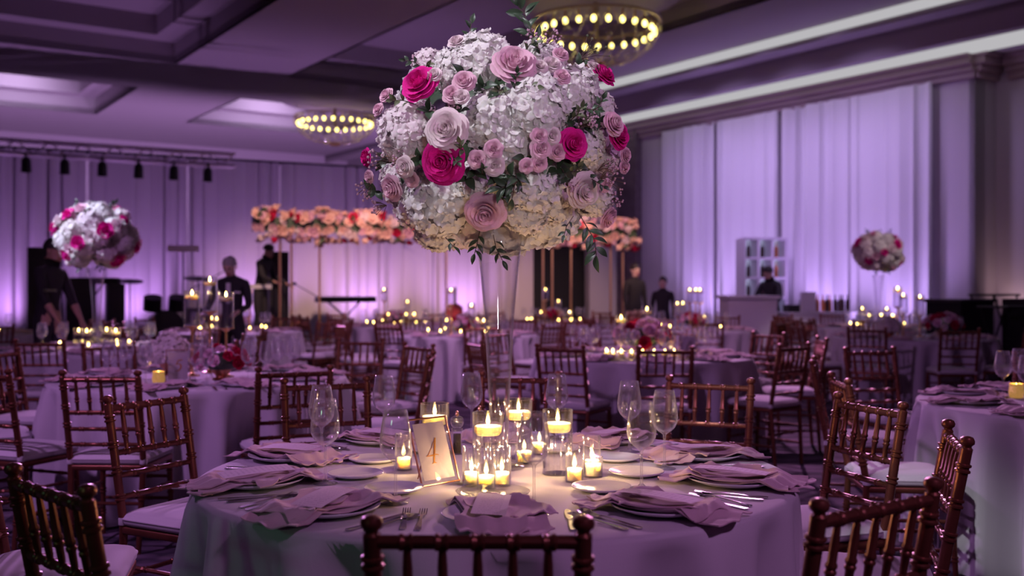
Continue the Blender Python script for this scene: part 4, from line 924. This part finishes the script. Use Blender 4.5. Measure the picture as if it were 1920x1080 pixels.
for x in (.42, .60, 1.05, 3.2, 5.0, 5.18, 5.55, 6.35, 6.6):
    if x < GLEN: mk('post', MB().tube([(x, .0, 0), (x, .0, gz-.08)], .018, 8), 'gold', gar)
for x in (.8, 2.6, 4.6, 6.4):
    p = GL+gu*x; spot(p+Vector((1.2, -5.0, 4.9)), p+Vector((0, 0, gz)), (1, .60, .46), 1400, 30, .8, .06)

# ================================================================== CHANDELIERS
def chandelier(loc, lab):
    o = thing('chandelier', lab, 'chandelier', loc, 0, 'crystal chandeliers'); r = .89
    mk('ceiling_disc', MB().lathe([(0, .55), (1.25, .55), (1.25, .50), (1.1, .47), (0, .47)], 48), 'ceil', o)
    mk('rim', MB().lathe([(r+.06, .18), (r+.10, .18), (r+.11, .165), (r+.10, .15), (r+.06, .15), (r+.06, .18)], 40), 'brass_dull', o)
    mk('stem', MB().tube([(0, 0, .47), (0, 0, -.1)], .04, 10), 'brass_dull', o)
    bm_ = cached('bulbm', lambda: MB().ball((0, 0, 0), .038, 10, 7, (1, 1, 1.35)).mesh('bulb', 'bulb', True, 0)); sk = cached('sock', lambda: MB().tube([(0, 0, .05), (0, 0, .15)], .014, 6).mesh('socket', 'gold'))
    for i in range(26):
        a = 2*PI*i/26; c = inst('candle_arm', sk, o, (r*math.cos(a), r*math.sin(a), 0)); inst('bulb', bm_, c)
    for k in range(22):                           # draped strands of crystal from the rim to the bowl's bottom
        a = 2*PI*k/22; b = MB()
        for s_ in (-1, 1):
            pts = []
            for j in range(9):
                t = j/8; rr = (r+.10)*math.cos(t*PI/2*.93); z = .14-.62*math.sin(t*PI/2); aa = a+s_*.42*t*1.6; pts.append((rr*math.cos(aa), rr*math.sin(aa), z))
            b.tube(pts, .010, 5)
            for p_ in pts[1::2]: b.ball(p_, .022, 6, 4)
        mk('crystal_strand', b, 'warm_glass', o)
    mk('bottom_ring', MB().lathe([(.11, -.48), (.15, -.46), (.15, -.50), (.11, -.52), (.11, -.48)], 20), 'gold', o)
    point(Vector(loc)+Vector((0, 0, -.05)), (1, .78, .45), 2.5, .035)
chandelier((1.28, 15.6, EYE+3.88), 'large gold crystal chandelier with a ring of bulbs above the bouquet')
chandelier((-4.32, 25.0, EYE+4.0), 'smaller looking gold crystal chandelier over the far end')

# ================================================================== TRUSS AND STAGE GEAR
ta, tb = Vector((-9.5, 16.1, EYE+2.44)), Vector((-5.0, 18.5, EYE+2.42)); tu = (tb-ta).normalized(); TL_ = (tb-ta).length
tr = thing('lighting_truss', 'silver lighting truss hanging across the top of the drapes', 'truss', ta, 0)
tn = Vector((-tu.y, tu.x, 0))
for dy, dz in ((0, 0), (0, -.22), (.22, 0), (.22, -.22)): mk('chord', MB().tube([tn*dy+Vector((0, 0, dz)), tn*dy+Vector((0, 0, dz))+tu*TL_], .028, 8), 'alu', tr)
for i in range(20):
    a, c = tu*(TL_*i/20), tu*(TL_*(i+1)/20); mk('diagonal', MB().tube([a+Vector((0, 0, -.22*(i % 2))), c+Vector((0, 0, -.22*((i+1) % 2)))], .012, 6), 'alu', tr)
par_me = MB().lathe([(0, .12), (.05, .11), (.075, .05), (.08, -.12), (.09, -.13), (.07, -.13), (.06, -.02), (0, -.02)], 14); par_me.box((0, 0, .16), (.03, .18, .06)); par_me = par_me.mesh('stage_light', 'black_metal', True, 40)
for i in range(8):
    p = ta+tu*(TL_*(.10+.115*i))+Vector((0, 0, -.385)); tag(inst('stage_light', par_me, None, p, (R(18), 0, .4)), 'black stage light, %s from left under the truss' % ORD[i], 'stage light', 'stage lights on the truss')
def speaker(loc, wdt, h, dpt, lab, rz=0):
    o = thing('loudspeaker', lab, 'speaker', loc, rz); mk('cabinet', MB().box((0, 0, h/2), (wdt, dpt, h)), 'black', o, smooth=False); mk('grille', MB().box((0, -dpt/2-.008, h/2), (wdt*.9, .015, h*.94)), 'black_metal', o, smooth=False)
SZ = .4
def atz(px, Z, z): v = at(px, Z); v.z = z; return v
speaker(atz(75, 15.6, .4), .35, 1.55, .4, 'tall black loudspeaker behind the leaning waiter', ang); speaker(atz(519, 17.4, .4), .32, 1.55, .35, 'tall black loudspeaker column beside the musician', ang)
speaker(atz(150, 15.9, .4), .42, 1.08, .45, 'squat black amplifier on stage behind the white bouquet', ang); speaker(atz(62, 14.3, 0), .3, .75, .4, 'short black monitor box on the floor by the waiter', ang)
def keyboard(px, Z, lab, L=1.2, h=.9):
    o = thing('stage_keyboard', lab, 'keyboard', atz(px, Z, SZ), ang); mk('body', MB().box((0, 0, h), (L, .32, .10)), 'black', o, smooth=False); mk('keys', MB().box((0, -.08, h+.055), (L*.92, .14, .012)), 'china', o, smooth=False)
    for s_ in (-1, 1): mk('stand_leg', MB().tube([(s_*.4, -.15, .02), (-s_*.3, .1, h-.05)], .018, 6), 'black_metal', o)
keyboard(158, 16.9, 'black keyboard on a crossed stand behind the white bouquet', 1.1, 1.05)
speaker(atz(216, 15.9, .4), .24, 1.0, .4, 'narrow black amplifier on stage right of the white bouquet', ang); keyboard(648, 19.2, 'low black keyboard on a crossed stand below the garland', 1.1, .72)
def drum_kit(px, Z):
    o = thing('drum_kit', 'dark drum kit with cymbals at the back of the stage', 'drum kit', atz(px, Z, SZ), ang)
    b = MB().lathe([(0, -.22), (.27, -.22), (.28, -.2), (.28, .2), (.27, .22), (0, .22)], 24); b.xf(Matrix.Translation((0, 0, .29)) @ Matrix.Rotation(PI/2, 4, 'X')); mk('bass_drum', b, 'black', o)
    for x, z in ((-.2, .68), (.2, .68)):
        b = MB().lathe([(0, -.11), (.15, -.11), (.15, .11), (0, .11)], 18); b.xf(Matrix.Translation((x, .02, z)) @ Matrix.Rotation(.35, 4, 'X')); mk('tom_drum', b, 'black', o)
    for x, z, r in ((-.55, 1.05, .22), (.55, 1.1, .24)):
        c = mk('cymbal_stand', MB().tube([(x, .1, 0), (x, .1, z)], .012, 6), 'black_metal', o); b = MB().lathe([(0, .03), (.05, .015), (r, 0), (r, -.003), (0, .02)], 20); b.xf(Matrix.Translation((x, .1, z)) @ Matrix.Rotation(.2, 4, 'X')); mk('cymbal', b, 'black_metal', c)
    b = MB().lathe([(0, .35), (.19, .35), (.19, .60), (0, .60)], 20, (.5, -.15, 0)); mk('floor_tom', b, 'black', o)
drum_kit(310, 17.2)
def music_stand(px, Z, lab, h=1.35):
    o = thing('music_stand', lab, 'stand', atz(px, Z, SZ), ang, 'stands on the stage'); mk('pole', MB().tube([(0, 0, .1), (0, 0, h)], .012, 6), 'black_metal', o)
    b = MB().box((0, -.03, h), (.48, .012, .10)); mk('desk', b, 'alu', o, (0, 0, 0), (-.25*0, 0, 0), False)
    for k in range(3): a = k*2.09; mk('foot', MB().tube([(0, 0, .18), (.25*math.cos(a), .25*math.sin(a), .01)], .010, 6), 'black_metal', o)
music_stand(343, 16.2, 'thin music stand in front of the lilac drapes', 1.56)
def mic_stand(px, Z, lab, h=1.2, boom=-1):
    o = thing('microphone_stand', lab, 'stand', atz(px, Z, SZ), ang, 'stands on the stage'); mk('pole', MB().tube([(0, 0, .03), (0, 0, h)], .010, 6), 'black_metal', o); mk('base', MB().lathe([(0, 0), (.14, 0), (.13, .03), (0, .035)], 16), 'black_metal', o)
    bo = mk('boom', MB().tube([(-boom*.15, 0, h-.08), (boom*.45, 0, h+.25)], .008, 6), 'black_metal', o); mk('microphone', MB().ball((boom*.47, 0, h+.265), .03, 8, 6, (1.4, 1, 1)), 'black', bo)
mic_stand(600, 18.6, 'boom microphone stand on the stage below the garland', .75); mic_stand(375, 16.6, 'boom microphone stand right of the music stand', 1.0, 1)
mic_stand(812, 20.2, 'boom microphone stand beside the bouquet', 1.9, -1)
g = thing('upright_bass', 'reddish brown string bass leaning on the stage', 'instrument', atz(852, 19.3, SZ), ang)
def body_fn(z0, r0, sc): return MB().lathe([(0, 0), (r0*.7, .01), (r0, .12), (r0*.9, .28), (r0*.62, .42), (r0*.75, .55), (r0*.7, .68), (r0*.3, .76), (0, .77)], 24)
b = body_fn(0, .24, 1); b.v = [(x, y*.4, z*.78+.05) for x, y, z in b.v]; mk('body', b, 'redlens', g); mk('neck', MB().box((0, -.03, .75), (.04, .03, .4)), 'stem', g, smooth=False)

# ================================================================== BAR
bz = math.atan2(SA, CA)
ct = at(1402, 17.4); bar = thing('bar_counter', 'white bar counter in front of the lit bottle shelf', 'bar', ct, .12)
mk('front_panel', MB().box((0, 0, .58), (.84, .5, 1.16)), 'white', bar, smooth=False); mk('counter_top', MB().box((0, 0, 1.185), (.92, .6, .05)), 'white', bar, smooth=False); mk('plinth', MB().box((0, -.01, .04), (.94, .52, .08)), 'crown', bar, smooth=False)
bs = thing('bottle_shelf', 'tall white bottle shelf glowing lilac behind the bartender', 'shelf', at(1428, 19.3), .2)
W, Hs = .84, 2.26
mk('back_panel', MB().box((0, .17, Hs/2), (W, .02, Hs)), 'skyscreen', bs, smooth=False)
for x in (-W/2, -W/6, W/6, W/2): mk('upright', MB().box((x, 0, Hs/2), (.045, .36, Hs)), 'shelf', bs, smooth=False)
for z in (.05, 1.15, 1.52, 1.89, Hs): mk('shelf_board', MB().box((0, 0, z), (W, .36, .04)), 'shelf', bs, smooth=False)
bt = MB().lathe([(0, 0), (.036, 0), (.038, .01), (.038, .17), (.03, .2), (.013, .225), (.013, .29), (0, .292)], 12)
BT = bt.mesh('bottle', 'bottle', True, 40); BTO = bt.mesh('bottle', 'bottle_o', True, 40)
sp = at(1428, 19.3); n_ = 0
for z, nm in ((1.17, 'lower'), (1.54, 'middle'), (1.91, 'top')):
    for x in (-.28, 0, .28):
        n_ += 1; v = sp+Vector((x*math.cos(.2), x*math.sin(.2), 0))+Vector((0, -.05, z)); tag(inst('bottle', BT if n_ % 3 else BTO, None, v), 'dark bottle in the %s row of the lit shelf, %s from left' % (nm, ORD[int((x+.28)/.28+.5)]), 'bottle', 'bottles on the lit shelf')
sbt = thing('serving_table', 'narrow cloth-covered serving table lined with bottles by the curtain', 'table', at(1530, 17.6), .1)
mk('table_cover', MB().box((0, 0, .45), (1.15, .55, .90)), 'white', sbt, smooth=False); mk('table_top', MB().box((0, 0, .915), (1.2, .6, .03)), 'white', sbt, smooth=False)
for i in range(12):
    v = at(1530, 17.6)+Vector((-.25+.072*i, .05*math.sin(i*2), .93)); tag(inst('bottle', BTO if i in (4, 5, 7) else BT, None, v), 'bottle standing in the row on the serving table, %s from left' % ORD[i], 'bottle', 'bottles on the serving table')
tag(mk('menu_board', MB().box((0, 0, .17), (.26, .04, .34)).box((0, .05, .01), (.2, .14, .02)), 'shelf', None, atz(1515, 17.3, .931), (0, 0, .1), False), 'small pale upright menu board on the serving table', 'menu board')
tag(mk('speaker_box', MB().box((0, 0, .06), (.34, .3, .12)), 'black', None, atz(1492, 17.45, .931), (0, 0, .1), False), 'flat black box at the end of the serving table', 'box')
# black covered tables and folding tray stands by the dim wall
svc = thing('service_cart', 'black covered service cart by the dim wall', 'cart', at(1800, 13.6), ROOMA); mk('cover', MB().box((0, 0, .6), (.75, .5, 1.1)), 'black_cloth', svc, smooth=False); mk('tray_top', MB().box((0, 0, 1.17), (.82, .56, .04)), 'black', svc, smooth=False)
for s_ in (-1, 1):
    for r_ in (-1, 1): mk('caster', MB().ball((s_*.3, r_*.18, .03), .03, 8, 6), 'black', svc)
def tray_stand(px, Z, lab, h=.8):
    o = thing('folding_tray_stand', lab, 'tray stand', at(px, Z), .5, 'folding tray stands')
    for s_ in (-1, 1):
        for y in (-.2, .2): mk('leg', MB().tube([(s_*.25, y, 0), (-s_*.25, y*.9, h)], .014, 6), 'black', o)
        mk('top_bar', MB().tube([(s_*.25, -.22, h), (s_*.25, .22, h)], .016, 6), 'black', o)
        mk('webbing', MB().box((0, s_*.12, h-.005), (.5, .05, .006)), 'black_cloth', o, smooth=False)
tray_stand(1864, 14.3, 'black folding tray stand right of the black service cart', 1.24); tray_stand(1885, 12.9, 'black folding tray stand nearest the picture edge by the dim wall', 1.10)
spk = thing('loudspeaker', 'black loudspeaker cut off at the picture edge by the dim wall', 'speaker', at(1930, 13.2), .4); mk('cabinet', MB().box((0, 0, .6), (.45, .45, 1.2)), 'black', spk, smooth=False); mk('grille', MB().box((0, -.23, .6), (.4, .015, 1.1)), 'black_metal', spk, smooth=False)
# ================================================================== PEOPLE
def person(loc, face, H, label, bend=0, head_down=0, arms=None, skin='skin', hair='hair_dark', top='suit', legs='suit', sleeve_short=False, extras=()):
    """face: degrees the person looks at; body leans forward by bend degrees; arms: two (upper, fore) direction pairs, local +y forward"""
    k = H/1.75; V = []; Ed = []; Rd = []
    def add(p, r, par=None):
        V.append(Vector(p)); Rd.append(r if isinstance(r, tuple) else (r, r))
        if par is not None: Ed.append((par, len(V)-1))
        return len(V)-1
    def lean(p, deg=bend, piv=(0, 0, .95)):
        p = Vector(p)-Vector(piv); return Matrix.Rotation(R(-deg), 3, 'X') @ p + Vector(piv)
    pel = add((0, 0, .95), (.155, .11)); wst = add(lean((0, 0, 1.10)), (.145, .105), pel); ch = add(lean((0, .01, 1.30)), (.165, .115), wst); uc = add(lean((0, 0, 1.42)), (.13, .09), ch)
    nk = add(lean((0, .0, 1.50)), .055, uc)
    hp = lean((0, .0, 1.52)); hd = Matrix.Rotation(R(-(bend*.55+head_down)), 3, 'X')
    hb = add(hp+hd @ Vector((0, .025, .045)), (.062, .07), nk); hm = add(hp+hd @ Vector((0, .02, .12)), (.074, .092), hb); ht = add(hp+hd @ Vector((0, .005, .185)), (.066, .082), hm)
    hands = []
    arms = arms or (((-.15, .02, -1), (.05, .25, -1)), ((.15, .02, -1), (-.05, .25, -1)))
    for s_, (u_, f_) in zip((-1, 1), arms):
        sh = add(lean((s_*.175, 0, 1.425)), .066, uc); u_ = Vector(u_).normalized(); f_ = Vector(f_).normalized()
        el = add(V[sh]+u_*.29, .043, sh); fm = add(V[el]+f_*.08, .041, el); wr_ = add(V[el]+f_*.255, .026, fm)
        pm = add(V[wr_]+f_*.06, (.030, .020), wr_); hands.append((V[wr_].copy(), f_.copy()))
        side = f_.cross(Vector((0, 0, 1))); side = side.normalized() if side.length > .1 else Vector((1, 0, 0)); dn = f_.cross(side)
        for j, L in enumerate((.062, .072, .067, .052)):
            b0 = V[pm]+f_*.03+side*(.0195*(j-1.5)); f1 = add(b0, .0095, pm); f2 = add(b0+f_*L*.55-dn*.004*s_, .0088, f1); add(b0+f_*L*.95+Vector((0, 0, -.012)), .0075, f2)
        t1 = add(V[wr_]+f_*.03-side*.034*s_, .0105, wr_); add(V[wr_]+f_*.075-side*.052*s_, .009, t1)
    for s_ in (-1, 1):
        hi = add((s_*.09, 0, .88), .098, pel); kn = add((s_*.10, .03, .50), .062, hi); ca = add((s_*.10, .0, .33), .058, kn); an = add((s_*.10, -.01, .09), .04, ca); add((s_*.11, .15, .045), (.042, .036), an)
    me = bpy.data.meshes.new('person'); me.from_pydata([p*k for p in V], Ed, [])
    o = bpy.data.objects.new('person', me); COL.objects.link(o); sk = o.modifiers.new('skin', 'SKIN'); sk.use_smooth_shade = True; sk.branch_smoothing = .5
    for i, s_ in enumerate(me.skin_vertices[0].data): s_.radius = (Rd[i][0]*k, Rd[i][1]*k); s_.use_root = (i == 0)
    ss = o.modifiers.new('sub', 'SUBSURF'); ss.levels = 2; ss.render_levels = 2
    dg = bpy.context.evaluated_depsgraph_get(); dg.update(); nm = bpy.data.meshes.new_from_object(o.evaluated_get(dg)); bpy.data.objects.remove(o)
    o = bpy.data.objects.new('person', nm); COL.objects.link(o); nm.materials.clear()
    for m in (top, skin, legs, 'black'): nm.materials.append(M[m])
    neckz = (hp+hd @ Vector((0, 0, .012)))*k
    up = hd @ Vector((0, 0, 1)); idx = []
    for p in nm.polygons:
        c = p.center; mi = 0
        if c.z < .95*k: mi = 2
        if c.z < .11*k: mi = 3
        if (c-neckz).dot(up) > 0 and (c-hp*k).length < .32*k: mi = 1
        for wpos, fd in hands:
            if (c-wpos*k).dot(fd) > (-.17 if sleeve_short else -.015)*k and (c-wpos*k).length < .26*k: mi = 1
        idx.append(mi)
    nm.polygons.foreach_set('material_index', idx); nm.polygons.foreach_set('use_smooth', [True]*len(idx))
    o.location = loc; o.rotation_euler = (0, 0, R(face-90)); tag(o, label, 'person')
    def hl(p): return (hp+hd @ Vector(p))*k
    hr = hd.to_euler()
    # hair cap, ears, nose, eyes, brows, mouth
    b = MB().grid(20, 8, lambda u, v: (0.083*math.sin(v*1.75)*math.cos(2*PI*u), .1*math.sin(v*1.75)*math.sin(2*PI*u), .1*math.cos(v*1.75)))
    b.v = [(x, y-.012, z+.138-(0 if y < .03 else -.018)) for x, y, z in b.v]; mk('hair', MB().add([hl(p) for p in b.v], b.f), hair, o, sharp=0)
    for s_ in (-1, 1): mk('ear', MB().ball((0, 0, 0), .022, 8, 6, (.4, .8, 1.3)).xf(Matrix.Translation(hl((s_*.078, .0, .105)))), skin, o)
    mk('nose', MB().add([hl(p) for p in ((-.016, .095, .085), (.016, .095, .085), (0, .132, .088), (0, .100, .13), (0, .10, .078))], [(0, 1, 2), (0, 2, 3), (1, 3, 2), (0, 4, 2), (4, 1, 2)]), skin, o)
    for s_ in (-1, 1): mk('eye', MB().ball(hl((s_*.032, .098, .128)), .011*k, 8, 6), 'black', o)
    mk('mouth', MB().box(hl((0, .100, .055)), (.045*k, .012*k, .008*k)), 'rose_r', o, smooth=False)
    for nm_, mb_, m_ in extras: mk(nm_, MB().add([tuple(Vector(p)*k) for p in mb_.v], mb_.f), m_, o, smooth=False)
    return o
person(at(88, 10.7), -10, 1.86, 'waiter in short black sleeves leaning over a table beside the white bouquet', 4, 14, (((-.1, .35, -1), (.1, .6, -1)), ((.2, .35, -1), (.1, .7, -.9))), 'skin', 'hair_dark', sleeve_short=True,
       extras=(('armband', MB().lathe([(.056, -.012), (.06, 0), (.056, .012)], 14, (.245, .20, 1.235)), 'leaf2'),))
person(at(437, 12.0), -95, 1.72, 'grey-haired man in a dark shirt looking down between tables', 6, 24, (((-.25, .3, -1), (.2, 1, -.3)), ((.25, .3, -1), (-.2, 1, -.3))), 'skin2', 'hair_grey',
       extras=(('shirt_placket', MB().box((0, .155, 1.30), (.05, .02, .24)), 'white'), ('name_badge', MB().box((-.11, .150, 1.31), (.07, .02, .022)), 'china')))
person(atz(487, 16.9, .4), -20, 1.68, 'dark-clothed musician with pale sleeves bending on the stage', 12, 20, (((-.2, .4, -1), (.2, .9, -.4)), ((.3, .5, -1), (.1, .9, -.3))), 'skin', 'hair_dark', extras=(('pale_sash', MB().box((0, .0, 1.0), (.34, .26, .07)), 'china'),))
person(at(1190, 18.4), -60, 1.77, 'man in a dark jacket standing before the side wall', 0, 5, None, 'skin2', 'hair_dark')
person(at(1243, 17.7), -110, 1.53, 'dark-haired short person half hidden behind candle flowers', 0, 0, None, 'skin2', 'hair_dark', top='suit')
person(at(1450, 18.1), -140, 1.74, 'bartender in a dark shirt leaning beside the white bar', 10, 20, (((-.4, .4, -1), (-.3, .9, -.3)), ((.3, .4, -1), (.2, .9, -.3))), 'skin', 'hair_dark')
